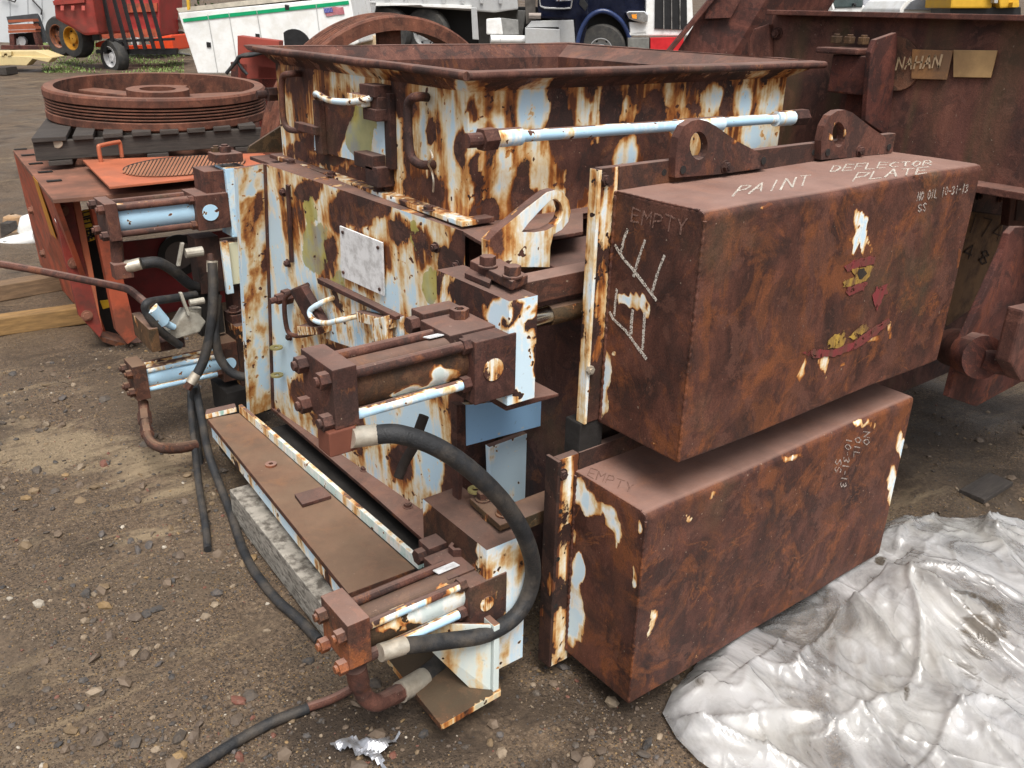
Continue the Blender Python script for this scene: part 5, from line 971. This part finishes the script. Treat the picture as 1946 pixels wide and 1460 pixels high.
# lower works
sec=lambda pts,y,th,nm,mt,bev=.004:MB().prism([A(*p,y=y) for p in pts],Y*th).build(nm,mt,K,bevel=bev)
sec([(1790,395),(1910,410),(1885,560),(1800,620),(1765,600)],1.55,.04,'tan_panel',simple('tan_rusty_panel',(.20,.115,.06),.85,0,.3,9,.4,60,(.06,.035,.025),.75,10))
sec([(1780,330),(1946,345),(1960,410),(1790,405)],1.65,.04,'bolted_plate',RUD)
for px,py in((1828,352),(1895,362),(1900,378),(1918,358),(1862,372),(1842,392),(1915,392)): MB().bolt(A(px,py,y=1.645),-Y,.014,.012).build('bolt',RU,K)
sec([(1925,345),(1975,340),(1975,440),(1916,430)],1.40,.03,'window_frame',CRUSH);sec([(1936,358),(1975,352),(1975,425),(1930,420)],1.395,.01,'window_pane',RUD)
WR_=simple('welded_digits',(.05,.03,.022),.8)
write('4',A(1828,488,y=1.548),A(1858,499,y=1.548),A(1836,462,y=1.548)-A(1828,488,y=1.548),-Y,.006,WR_,K,'welded_digit',.002,.5,.03);write('8',A(1858,499,y=1.548),A(1888,510,y=1.548),A(1836,462,y=1.548)-A(1828,488,y=1.548),-Y,.006,WR_,K,'welded_digit',.002,.5,.03)
write('174',A(1836,440,y=1.548),A(1905,462,y=1.548),A(1846,405,y=1.548)-A(1836,440,y=1.548),-Y,.006,WR_,K,'welded_digits',.002,.6,.03)
sec([(1990,430),(1930,432),(1918,445),(1908,475),(1830,650),(1803,755),(1855,773),(1990,700)],1.20,.022,'arm_plate',RED_RUST,.003)
sh0=A(1760,655,y=1.62);sh1=A(1905,690,y=1.08)
MB().cyl(A(1755,648,y=1.75),A(1818,662,y=1.30),.042,20).build('shaft',CRUSH,K,smooth=40);MB().cyl(A(1812,660,y=1.36),A(1850,668,y=1.20),.07,28).build('collar',CRUSH,K,smooth=40)
MB().cyl(A(1842,672,y=1.19),A(1868,680,y=1.13),.072,28).build('collar',RED_RUST,K,smooth=40);MB().cyl(A(1860,680,y=1.15),A(1990,705,y=1.0),.042,22).build('shaft',RED_RUST,K,smooth=40)
sec([(1946,590),(1990,580),(1990,740),(1940,725),(1920,690)],1.02,.05,'lever',CRUSH,.008)
# ============================================================ slanted chute behind
KC=thing('rusty_chute','tall slanted rusty square chute leaning between the hopper and the maroon crusher','chute',tuple(map(float,A(1400,200,d=6.6)-Z*.9)))
f_=[A(*p,d=6.2) for p in((1090,400),(1240,420),(1425,-50),(1385,-50))];f_=[A(1200,230,d=6.2),A(1335,230,d=6.2),A(1472,-60,d=6.2),A(1400,-60,d=6.2)]
bk=nrm(HF*.5+nrm(np.array([RT[0],RT[1],0]))*.85)*.65
f_=[A(1185,260,d=6.2),A(1290,270,d=6.2),A(1480,-40,d=6.2),A(1372,-40,d=6.2)]
KM=paintrust('chute_rust',base=-.6,tint=(1.0,.82,.82),dust_toplight=.4,ring=False)
MB().hexa([f_[0],f_[1],f_[1]+bk,f_[0]+bk],[f_[3],f_[2],f_[2]+bk,f_[3]+bk]).build('duct',KM,KC,bevel=.01)
MB().prism([A(*p,d=6.17) for p in((1338,36),(1388,34),(1412,-10),(1355,-12))],HF*-.012).build('patch_plate',KM,KC,bevel=.002)
sd_=A(1270,102,d=6.17);MB().prism([A(*p,d=6.17) for p in((1262,100),(1272,100),(1375,-25),(1366,-28))],HF*-.06).build('edge_rib',KM,KC,bevel=.004)
MB().prism([A(*p,d=6.19) for p in((1185,252),(1290,262),(1290,600),(1185,600))],bk).build('leg_frame',RUD,KC)
# ============================================================ background yard
RH=nrm(np.array([RT[0],RT[1],0.]));bs_=lambda pts,d,th,az=0.:MB().prism([A(*p,d=d,az=az) for p in pts],HF*th)
WHT=simple('white_truck_paint',(.78,.79,.78),.35,0,.05,3,0,40,(.55,.52,.45),.35,5);GRN=simple('green_stripe',(.0,.30,.12),.4,0,.1);TIRE=simple('tyre_rubber',(.035,.035,.034),.8,0,.3,20,.3,60,(.10,.09,.075),.4,8)
RIMW=simple('white_rim',(.72,.72,.72),.4);SIL=simple('dull_aluminium',(.50,.51,.51),.42,.4,.1,6,.05,40,(.25,.23,.20),.3,6);NAVY=simple('navy_paint',(.004,.006,.018),.12,0,.2,4,0)
GREYW=simple('grey_white_paint',(.55,.55,.54),.45,0,.1,6,.05);CHR=simple('chrome_trim',(.75,.75,.75),.12,1.,.05,6,0);REDP=simple('bright_red_paint',(.50,.015,.02),.4,0,.15)
SPRED=simple('spreader_red',(.26,.035,.025),.5,0,.3,4,.1,30,(.09,.035,.025),.6,3);ORB=simple('bright_orange_red',(.75,.075,.02),.4,0,.1);YW=simple('yellow_machine_paint',(.62,.36,.03),.5,0,.1)
def wheel(parent,c,ax,R,wd,rimmat,rf=.55,name='wheel'):
    ax=nrm(ax);c=np.array(c)
    t=MB().lathe(c,ax,[(R*rf,-wd/2),(R*.93,-wd/2),(R,-wd*.32),(R,wd*.32),(R*.93,wd/2),(R*rf,wd/2)],36,True).build(name,TIRE,parent,smooth=40)
    rim=MB().lathe(c,ax,[(R*rf,wd*.5),(R*rf*.94,wd*.5),(R*rf*.86,wd*.12),(R*.28,wd*.10),(R*.24,wd*.34),(.01,wd*.36)],28).build('rim',rimmat,t,smooth=40)
    u,v=frame(ax)
    for i in range(6): a=i*math.pi/3;p=c+ax*wd*.13+(u*math.cos(a)+v*math.sin(a))*R*.40;MB().cyl(p,p+ax*.02,R*.05,8).build('lug_nut',BLK,rim)
    return t
# utility truck body
d=15.5;UT=thing('utility_truck','white utility truck body with green stripe and small flag decal','truck',tuple(map(float,AG(500,140))))
bs_([(338,24),(665,-6),(682,82),(672,86),(600,82),(560,140),(376,140)],d,1.9,.12).build('body',WHT,UT,bevel=.02)
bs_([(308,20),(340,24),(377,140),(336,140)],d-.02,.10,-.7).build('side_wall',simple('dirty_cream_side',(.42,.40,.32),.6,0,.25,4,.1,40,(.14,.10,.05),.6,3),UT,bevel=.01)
for k,(a,b) in enumerate((((312,34),(342,36)),((316,54),(348,58)),((320,76),(354,80)),((325,98),(360,102)),((330,118),(368,120)))): bs_([a,b,(b[0]+1,b[1]+2.5),(a[0]+1,a[1]+2.5)],d-.06,.05,-.7).build('cross_rib',SIL,UT)
o9=lambda p:(p[0],p[1])
bs_([(347,36),(420,27),(500,19),(662,1.5),(663.5,8.5),(500,26),(420,34.5),(348.5,42.5)],d-.012,.01,.12).build('green_stripe',GRN,UT)
for x0,y0,x1,y1 in((394,28,413,138),(434,24,453,138),(487,20,497,78),(600,9,606,58)): bs_([(x0,y0),(x0+1.2,y0),(x1+1.2,y1),(x1,y1)],d-.016,.006,.12).build('door_seam',simple('seam_grey',(.40,.40,.39),.6),UT)
for x,y in((396,85),(545,14),(489,69)): bs_([(x-4,y-5),(x+4,y-4),(x+5,y+5),(x-3,y+5)],d-.018,.01,.12).build('latch_hole',BLK,UT)
bs_([(615,15.5),(652,13.0),(655,27),(620,32)],d-.012,.006,.12).build('flag',simple('flag_white',(.75,.72,.73),.6),UT)
FR=simple('flag_red',(.52,.14,.17),.6);FB=simple('flag_blue',(.06,.07,.30),.6)
mb=MB()
for i in range(7):
    t=(i+.0)/7;l=(615+5*t,15.5+16.5*t);r=(652+3*t,13+14*t);n=10
    up=[];dn=[]
    for j in range(n+1):
        s=j/n;x=l[0]*(1-s)+r[0]*s;y=l[1]*(1-s)+r[1]*s+.7*math.sin(s*9);up.append((x,y));dn.append((x+.4,y+1.25))
    mb.prism([A(*p,d=d-.018,az=.12) for p in up+dn[::-1]],HF*.004)
mb.build('flag_stripe',FR,UT);bs_([(614.5,16),(630.5,14.5),(633,23.2),(617,25.2)],d-.024,.005,.12).build('flag_canton',FB,UT)
mb=MB()
for i in range(5):
    for j in range(4):
        mb.prism([A(617+i*3+j*.5+dx,17.2+j*2-i*.25+dy,d=d-.027,az=.12) for dx,dy in((-.35,-.35),(.35,-.35),(.35,.35),(-.35,.35))],HF*.003)
mb.build('flag_star',RIMW,UT)
c=A(560,88,d=d-.02,az=.12);MB().cyl(c,c+HF*.05,.26,30).build('wheel_arch',BLK,UT)
bs_([(335,16),(600,-14),(665,-10),(340,24)],d-.0,1.9,.12).build('roof_rail',simple('roof_beige',(.50,.46,.38),.6),UT)
for x in(500,545): bs_([(x,-20),(x+3,-20),(x+3,2),(x,4)],d+.4,.05).build('roof_post',BLK,UT)
bs_([(352,-20),(358,-20),(360,18),(356,20)],d-.2,.05,.12).build('roof_post',YW,UT)
# utility trailer with orange implement
d=19.;TR=thing('utility_trailer','small black utility trailer with a tall bar gate and white wheel rim','trailer',tuple(map(float,AG(250,135))))
ca=A(218,108,d=d);rd=nrm(np.array([ca[0],ca[1],0]));axw=nrm(-rd*.55+np.cross(rd,Z)*-.83)
wheel(TR,ca,axw,.33,.24,RIMW,.62)
mb=MB();k=[A(200+20*math.cos(t)*1.0+4,106-30*math.sin(t),d=d-.1) for t in np.linspace(.1,2.6,9)];
mb.tube(smooth_path([A(p[0],p[1],d=d-.05) for p in((199,100),(202,85),(209,78),(220,78),(231,84),(237,100))],4),.05,6);mb.build('mudguard',BLK,TR)
bs_([(182,95),(335,92),(335,104),(182,102)],d,.12).build('frame_rail',BLK,TR);bs_([(225,76),(330,72),(330,77),(225,81)],d-.1,.08).build('top_rail',BLK,TR)
for i in range(6):
    x0=188+i*17;x1=x0+30 if i>0 else x0+22
    bs_([(x0,-30),(x0+5,-30),(x1+9,94),(x1+3,94)],d-.15,.06).build('gate_bar',BLK,TR)
bs_([(168,-20),(178,-20),(190,76),(176,78)],d-.1,.1).build('gate_post',BLK,TR)
IMP=thing('orange_implement','bright orange implement deck carried on the black trailer','implement',tuple(map(float,A(250,95,d=19.6))))
bs_([(180,82),(195,77),(200,85),(195,90),(181,90)],19.3,.3).build('nose',ORB,IMP,bevel=.02);bs_([(280,75),(325,66),(330,96),(292,97)],19.4,1.).build('deck',ORB,IMP,bevel=.03);bs_([(232,88),(290,86),(290,95),(234,95)],19.4,.5).build('deck_skirt',ORB,IMP)
bs_([(248,70),(264,72),(264,86),(249,84)],19.25,.02).build('white_label',RIMW,IMP)
# manure spreader
d=21.5;MS=thing('red_spreader','large dark red farm spreader with tandem wheels, behind the black trailer','spreader',tuple(map(float,AG(135,98))))
bs_([(98,-40),(170,-40),(188,66),(160,68),(104,36)],d,1.6,.35).build('side_hull',SPRED,MS,bevel=.05);bs_([(168,-40),(300,-40),(305,70),(190,72)],d-.3,1.5).build('rear_hull',simple('rear_red',(.33,.04,.035),.45,0,.25,4,.1),MS,bevel=.05)
bs_([(100,2),(160,-2),(160,5),(102,10)],d-.08,.1,.35).build('rib',SPRED,MS);bs_([(196,8),(298,6),(298,22),(200,26)],d-.36,.06).build('rib',ORG,MS);bs_([(188,58),(300,55),(303,70),(196,74)],d-.38,.08).build('rib',ORG,MS)
bs_([(163,-40),(172,-40),(186,72),(176,74)],d-.45,.12).build('corner_post',simple('dark_maroon_post',(.07,.025,.02),.6),MS)
for x in(118,138,158): bs_([(x-3,11),(x+3,11),(x+3,20),(x-3,20)],d-.1,.02,.35).build('clearance_light',simple('lamp_red',(.45,.1,.08),.4),MS)
YHUB=simple('yellow_hub',(.42,.20,.02),.5,0,.15)
rd=nrm(np.array([A(130,70,d=d)[0],A(130,70,d=d)[1],0]));axs=nrm(-rd*.6-np.cross(rd,Z)*.8)
wheel(MS,A(119,69,d=d-1.9),axs,.39,.26,RORG,.6);wheel(MS,A(146,73,d=d-2.3),axs,.38,.28,YHUB,.6)
# shed
d=25.;SH=thing('metal_shed','pale grey metal shed wall at the far left edge of the yard','shed',tuple(map(float,AG(50,90))))
SHM=simple('pale_sheet_metal',(.55,.58,.60),.55,.1,.08,2,.05,10,(.38,.38,.36),.3,1.)
bs_([(-160,-160),(97,-160),(108,92),(-160,98)],d,2.).build('wall',SHM,SH)
for x in(14,48,75): bs_([(x-1,-160),(x+1.5,-160),(x+5.5,92),(x+2.5,92)],d-.03,.04).build('seam_rib',SHM,SH)
MB().tube([A(*p,d=d-.08) for p in((0,-6),(28,4),(30,0))],.02,6).build('wire',BLK,SH)
MB().tube([A(*p,d=d-.08) for p in((58,-4),(80,20),(78,28))],.02,6).build('wire',BLK,SH)
# rusty stand with orange slats
d=22.;ES=thing('rusty_stand','rusty engine stand with orange slats and a black panel against the grey shed','stand',tuple(map(float,AG(45,98))))
bs_([(12,32),(68,26),(72,32),(90,80),(78,82),(62,40),(16,46)],d+.3,.1).build('black_panel',simple('charcoal_panel',(.05,.055,.06),.7),ES)
for y in(38,47,52,58): bs_([(15,y),(62 if y<50 else 66,y-2),(64 if y<50 else 68,y+3.2),(16,y+5.2)],d,.25).build('slat',simple('orange_rust_slat',(.30,.085,.04),.7,0,.2),ES)
bs_([(17,65),(26,65),(28,95),(19,95)],d,.2).build('post',RED_RUST,ES);bs_([(62,62),(68,62),(76,92),(69,92)],d,.2).build('post',RED_RUST,ES);bs_([(20,64),(70,61),(74,92),(24,94)],d+.35,.1).build('engine_block',DARK,ES);bs_([(2,86),(100,88),(100,95),(2,94)],d-.1,.5).build('skid',RED_RUST,ES)
for x,y in((32,80),(45,78)): c=A(x,y,d=d+.2);MB().cyl(c,c-HF*.1,.10,14).build('pulley',SIL,ES)
# cream steel frame and block
d=18.;YF_=thing('cream_steel_frame','cream painted flat steel frame lying at the far left on blocks','steel frame',tuple(map(float,AG(50,130))))
CRM=simple('cream_paint',(.62,.50,.26),.5,0,.12,4,.05,30,(.35,.25,.12),.35,4)
zf_=float(A(60,112,d=d)[2]);T3=lambda px,py:A(px,py,z=zf_)
bs_([(-30,104),(100,110),(92,119),(62,112),(50,125),(20,124),(-30,127)],d,.25).build('side_plate',CRM,YF_,bevel=.01)
bs_([(-30,98),(68,97),(100,109),(60,113),(-30,106)],d+.05,.5).build('top_plate',CRM,YF_,bevel=.01);bs_([(2,98),(21,98),(21,106),(14,107),(13,102),(8,102),(7,107),(2,106)],d-.02,.1).build('bracket',CRM,YF_,bevel=.005)
c=A(5,134,d=17.6);ob1(MB().obox((c[0],c[1],c[2]),RH*.18,HF*.2,Z*.07),'wood_block',WOODD,'dark wood block under the cream steel frame at the left edge','block',bevel=.01)
# white auger pipe at the left
d=6.6;AU=thing('auger_pipe','white pipe elbow with a rusty cap and tripod foot lying by the orange machine','pipe',tuple(map(float,AG(40,500))))
MB().tube(smooth_path([A(*p,d=d) for p in((0,470),(20,462),(45,458),(70,452))],4),.055,16).build('pipe',WHT,AU,smooth=50);MB().tube([A(*p,d=d+.1) for p in((50,445),(60,430),(75,424))],[.07,.10,.09],16).build('elbow',WHT,AU,smooth=50)
MB().lathe(A(30,440,d=d+.3),Z,[(.02,.14),(.07,.12),(.085,.06),(.08,-.04),(.0,-.04)],20).build('cap',simple('cap_tan',(.30,.18,.09),.7,0,.3,8,.2,40,(.5,.5,.46),.5,6),AU,smooth=50)
MB().prism([A(*p,d=d-.05) for p in((5,458),(12,458),(36,490),(32,496))],HF*.05).build('foot',SIL,AU);MB().prism([A(*p,d=d-.02) for p in((0,425),(18,425),(22,440),(2,452))],HF*.1).build('block',WOODD,AU)
# dump truck
d=19.5;DT=thing('dump_truck','dark blue dump truck with aluminium bed and chrome grille, behind the hopper','truck',tuple(map(float,AG(1000,150))))
t_=lambda pts,nm,mt,dd=0.,th=.3,bev=.01,par=None:bs_(pts,d+dd,th).build(nm,mt,par or DT,bevel=bev)
bed=t_([(690,-120),(975,-120),(985,18),(940,24),(700,8)],'dump_bed',SIL,0,2.2,.03)
for x in(700,735,770,806,842,878,914,950): t_([(x-3,-120),(x+3,-120),(x+4,8),(x-2,7)],'bed_rib',SIL,-.06,.06,.01,bed)
t_([(700,5),(896,10),(896,17),(805,13),(800,10),(700,12)],'bed_rail',WHT,-.1,.1,.005,bed)
t_([(699,2),(716,4),(712,24),(706,28)],'mudflap_bracket',SIL,-.1,.1);t_([(895,14),(906,15),(910,76),(898,75)],'mudflap',SIL,-.1,.05)
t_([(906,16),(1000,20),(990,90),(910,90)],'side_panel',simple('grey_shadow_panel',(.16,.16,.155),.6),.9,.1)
t_([(690,10),(1190,15),(1190,95),(690,95)],'chassis',BLK,1.2,.8)
for x,y in((740,62),(812,64)): wheel(DT,A(x,y,d=d+.2),-HF*.95-RH*.3,.50,.3,SIL,.5)
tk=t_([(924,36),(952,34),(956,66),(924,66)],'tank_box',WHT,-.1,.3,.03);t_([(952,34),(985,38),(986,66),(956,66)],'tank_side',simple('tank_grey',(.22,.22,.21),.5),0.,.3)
for x in(932,950): c=A(x,75,d=d-.1);MB().cyl(c,c+RH*.55+HF*.1,.085,18).build('air_tank',WHT,DT,smooth=40)
sb=t_([(998,53),(1064,56),(1064,88),(998,88)],'step_box',SIL,-.25,.5,.01);t_([(1010,40),(1090,38),(1094,88),(1064,88),(1062,52),(1000,52)],'upper_step',SIL,.0,.4,.01)
t_([(995,-40),(1018,-40),(1018,42),(1000,46)],'exhaust',simple('soot_steel',(.10,.09,.08),.5,.4),.1,.2);c=A(1005,30,d=d);MB().cyl(c,c+RH*.25,.06,14).build('exhaust_elbow',simple('dull_steel',(.22,.19,.17),.5,.5),DT)
cab=t_([(1022,-110),(1112,-110),(1120,36),(1108,88),(1095,88),(1092,40),(1022,34)],'cab',NAVY,.0,1.8,.04)
MB().tube(smooth_path([A(*p,d=d-.02) for p in((1025,-40),(1026,5),(1032,14),(1050,16),(1078,16),(1086,10),(1088,-40))],4),.018,6).build('door_trim',CHR,cab)
t_([(1112,-90),(1230,-90),(1228,60),(1200,70),(1192,55),(1180,38),(1160,25),(1140,22),(1120,32),(1106,55),(1096,84),(1090,60),(1110,20)],'hood',NAVY,.05,1.6,.03)
MB().tube(smooth_path([A(*p,d=d-.06) for p in((1097,84),(1104,58),(1118,34),(1138,22),(1158,24),(1178,38),(1190,56),(1196,72))],4),.05,8).build('fender_lip',simple('navy_sheen',(.02,.035,.10),.15),DT,smooth=60)
t_([(1096,90),(1106,55),(1120,32),(1140,22),(1160,25),(1180,38),(1194,70),(1194,110),(1096,110)],'wheel_well',BLK,.5,.1,0)
wheel(DT,A(1143,96,d=d+.12),-HF*.97-RH*.2,.52,.32,SIL,.48)
gf=t_([(1228,-120),(1312,-120),(1318,68),(1195,68),(1196,62),(1228,58)],'grille_surround',WHT,-.1,.25,.02)
t_([(1246,-110),(1304,-110),(1306,57),(1244,55)],'grille',BLK,-.13,.03,0,gf)
for x in(1260,1275,1291): t_([(x,-110),(x+2,-110),(x+2.5,56),(x+.5,56)],'grille_bar',CHR,-.16,.03,0,gf)
hl_=t_([(1190,24),(1195,21),(1225,21),(1232,28),(1231,42),(1224,45),(1195,36)],'headlight',CHR,-.22,.3,.02);t_([(1200,28),(1210,27),(1210,36),(1202,35)],'amber_lens',simple('amber_lens',(.75,.28,.03),.2),-.24,.03,.0,hl_)
t_([(1196,42),(1230,44),(1230,66),(1198,68)],'fender_corner',WHT,-.1,.4,.02)
t_([(1193,72),(1234,72),(1234,110),(1193,110)],'bumper_end',simple('bumper_grey',(.20,.20,.185),.4,.3),-.15,.3,.01);t_([(1236,72),(1300,70),(1296,110),(1236,110)],'bumper',REDP,-.18,.3,.01)
c=A(1093,-2,d=d-.4);MB().cyl(A(1073,2,d=d-.4),A(1073,-30,d=d-.4),.19,18).build('air_cleaner',CHR,DT,smooth=40);t_([(1104,-10),(1118,10),(1112,22),(1100,8)],'mirror_arm',BLK,-.2,.05)
c=A(700,76,d=17.);ob1(MB().obox(c,RH*.30+Z*-.02,HF*.3,Z*.09),'pale_timber_stack',simple('pale_cut_wood',(.50,.38,.24),.75,0,.2,5,.2),'pale cut timber block seen through the upright sheave wheel','timber',bevel=.01)
RF=thing('tube_rack','thin red tube rack between the white truck and the dump truck','frame',tuple(map(float,AG(690,130))))
MB().tube([A(*p,d=18.) for p in((664,19),(686,19),(692,16),(705,24))],.03,6).build('tube',REDP,RF);MB().tube([A(*p,d=18.) for p in((664,20),(676,30),(698,56),(694,66))],.03,6).build('tube',REDP,RF);MB().tube([A(*p,d=18.) for p in((698,56),(704,70),(700,130))],.03,6).build('tube',REDP,RF)
# right background vehicles
d=15.;PK=thing('white_pickup','white pickup truck with a dark windscreen behind the maroon crusher','pickup',tuple(map(float,AG(1640,160))))
p_=lambda pts,nm,mt,dd=0.,th=1.6,par=PK:bs_(pts,d+dd,th).build(nm,mt,par,bevel=.02)
p_([(1575,-6),(1655,14),(1700,18),(1712,90),(1560,90)],'hood',WHT);p_([(1560,-40),(1610,-40),(1640,-4),(1640,14),(1584,16)],'windscreen',simple('dark_glass',(.05,.07,.07),.08),-.02,.5);MB().tube([A(*p,d=d-.06) for p in((1570,-30),(1583,18))],.03,6).build('pillar',WHT,PK)
p_([(1622,6),(1628,6),(1628,14),(1622,13)],'mirror',BLK,-.15,.1)
VN=thing('grey_van','pale grey van side behind the white pickup','van',tuple(map(float,AG(1700,170))));bs_([(1640,-60),(1760,-60),(1765,90),(1640,90)],17.5,2.).build('body',simple('pale_grey_van',(.42,.44,.47),.4,0,.05,3,0),VN,bevel=.03);bs_([(1700,-50),(1735,-50),(1738,-8),(1702,-8)],17.45,.04).build('window',simple('van_glass',(.05,.06,.07),.1),VN)
CR=thing('silver_car','silver car roof with dark side glass at the upper right','car',tuple(map(float,AG(1770,170))))
bs_([(1710,18),(1722,2),(1740,-8),(1770,-12),(1815,-12),(1830,90),(1705,90)],13.5,1.5).build('body',WHT,CR,bevel=.02);bs_([(1720,18),(1732,4),(1748,-4),(1812,-6),(1812,20)],13.46,.05).build('side_glass',simple('car_glass',(.13,.14,.16),.12),CR)
YM=thing('yellow_loader','yellow loader parts at the top right corner behind the maroon crusher','loader',tuple(map(float,AG(1870,170))))
bs_([(1812,-40),(1890,-40),(1885,16),(1806,16)],12.5,.8).build('body',YW,YM,bevel=.02);bs_([(1895,-40),(1935,-40),(1938,14),(1900,16)],12.5,.4).build('arm',YW,YM,bevel=.02);bs_([(1888,-20),(1898,-20),(1896,6),(1890,6)],12.4,.3).build('joint',SIL,YM);bs_([(1925,5),(1932,5),(1934,14),(1924,14)],12.4,.1).build('lamp',YW,YM)
bs_([(1806,14),(1940,14),(1940,120),(1806,120)],12.6,.6).build('chassis',BLK,YM)
# trees, weeds and grass at the far edge
def leafmat(name,a,b):
    m,nt,bs=newmat(name);c=ramp(nt,noi(nt,posn(nt),2.5,4,.6),[(.3,a),(.7,b)]);nt.links.new(c,bs.inputs['Base Color']);bs.inputs['Roughness'].default_value=.6
    return m
LF=leafmat('tree_leaves',(.025,.06,.015),(.07,.13,.03));GRS=leafmat('grass_blades',(.10,.17,.035),(.24,.32,.09));BARK=simple('bark',(.09,.07,.05),.9)
def tree(px,dd,h,label,seed):
    rnd=random.Random(seed);b=CAM+HF*0;p=A(px,60,d=dd);p=np.array([p[0],p[1],gz(p[0],p[1])])
    t=thing('tree',label,'tree',tuple(map(float,p)),'trees behind the yard');mb=MB().tube(smooth_path([p,p+Z*h*.3+RH*.1,p+Z*h*.6-RH*.1,p+Z*h*.9],4),[.22-.015*i for i in range(13)],8)
    for k in range(7):
        a=rnd.uniform(0,6.28);z0=h*rnd.uniform(.15,.6);mb.tube([p+Z*z0,p+Z*(z0+h*.15)+np.array([math.cos(a),math.sin(a),0])*h*.25],[.07,.02],6)
    mb.build('trunk',BARK,t);mb=MB()
    cl=[(np.array([rnd.gauss(0,.26),rnd.gauss(0,.26),rnd.uniform(.08,1.)])*h,rnd.uniform(.07,.15)*h) for _ in range(46)]
    for c,r in cl:
        for _ in range(70):
            v=np.array([rnd.gauss(0,1) for _ in range(3)]);v=v/np.linalg.norm(v)*r*rnd.random()**.4;q=p+c+v;u=nrm([rnd.gauss(0,1) for _ in range(3)]);w2=nrm(np.cross(u,[rnd.gauss(0,1),rnd.gauss(0,1),1]));s=rnd.uniform(.06,.13)
            mb.add([q-u*s,q+w2*s*.5,q+u*s,q-w2*s*.5],[(0,1,2,3)])
    mb.build('crown',LF,t)
tree(330,31,6,'leafy green tree behind the white truck body at the left',3);tree(690,34,7,'leafy green tree between the white truck and the dump truck bed',5)
def grass(pxr,n,hh,name,label,seed):
    rnd=random.Random(seed);mb=MB()
    for _ in range(n):
        px=rnd.uniform(pxr[0],pxr[2]);py=rnd.uniform(pxr[1],pxr[3]);p=AG(px,py)
        if noise.noise(Vector((p[0]*.9,p[1]*.9,3)))<rnd.uniform(-.35,.4):continue
        a=rnd.uniform(0,6.28);l=np.array([math.cos(a),math.sin(a),0]);h=hh*rnd.uniform(.4,1.2);s=np.array([-l[1],l[0],0])*.011
        mb.add([p-s,p+s,p+l*h*.2+Z*h*.6+s*.7,p+l*h*.55+Z*h,p+l*h*.2+Z*h*.6-s*.7],[(0,1,2,3,4)])
    return tag(mb.build(name,GRS,None),label,'grass',kind='stuff')
grass((75,86,200,106),1500,.17,'weeds','tall green weeds round the spreader wheels','x');grass((80,103,350,139),4500,.035,'grass','short patchy green grass along the far edge of the yard','y')
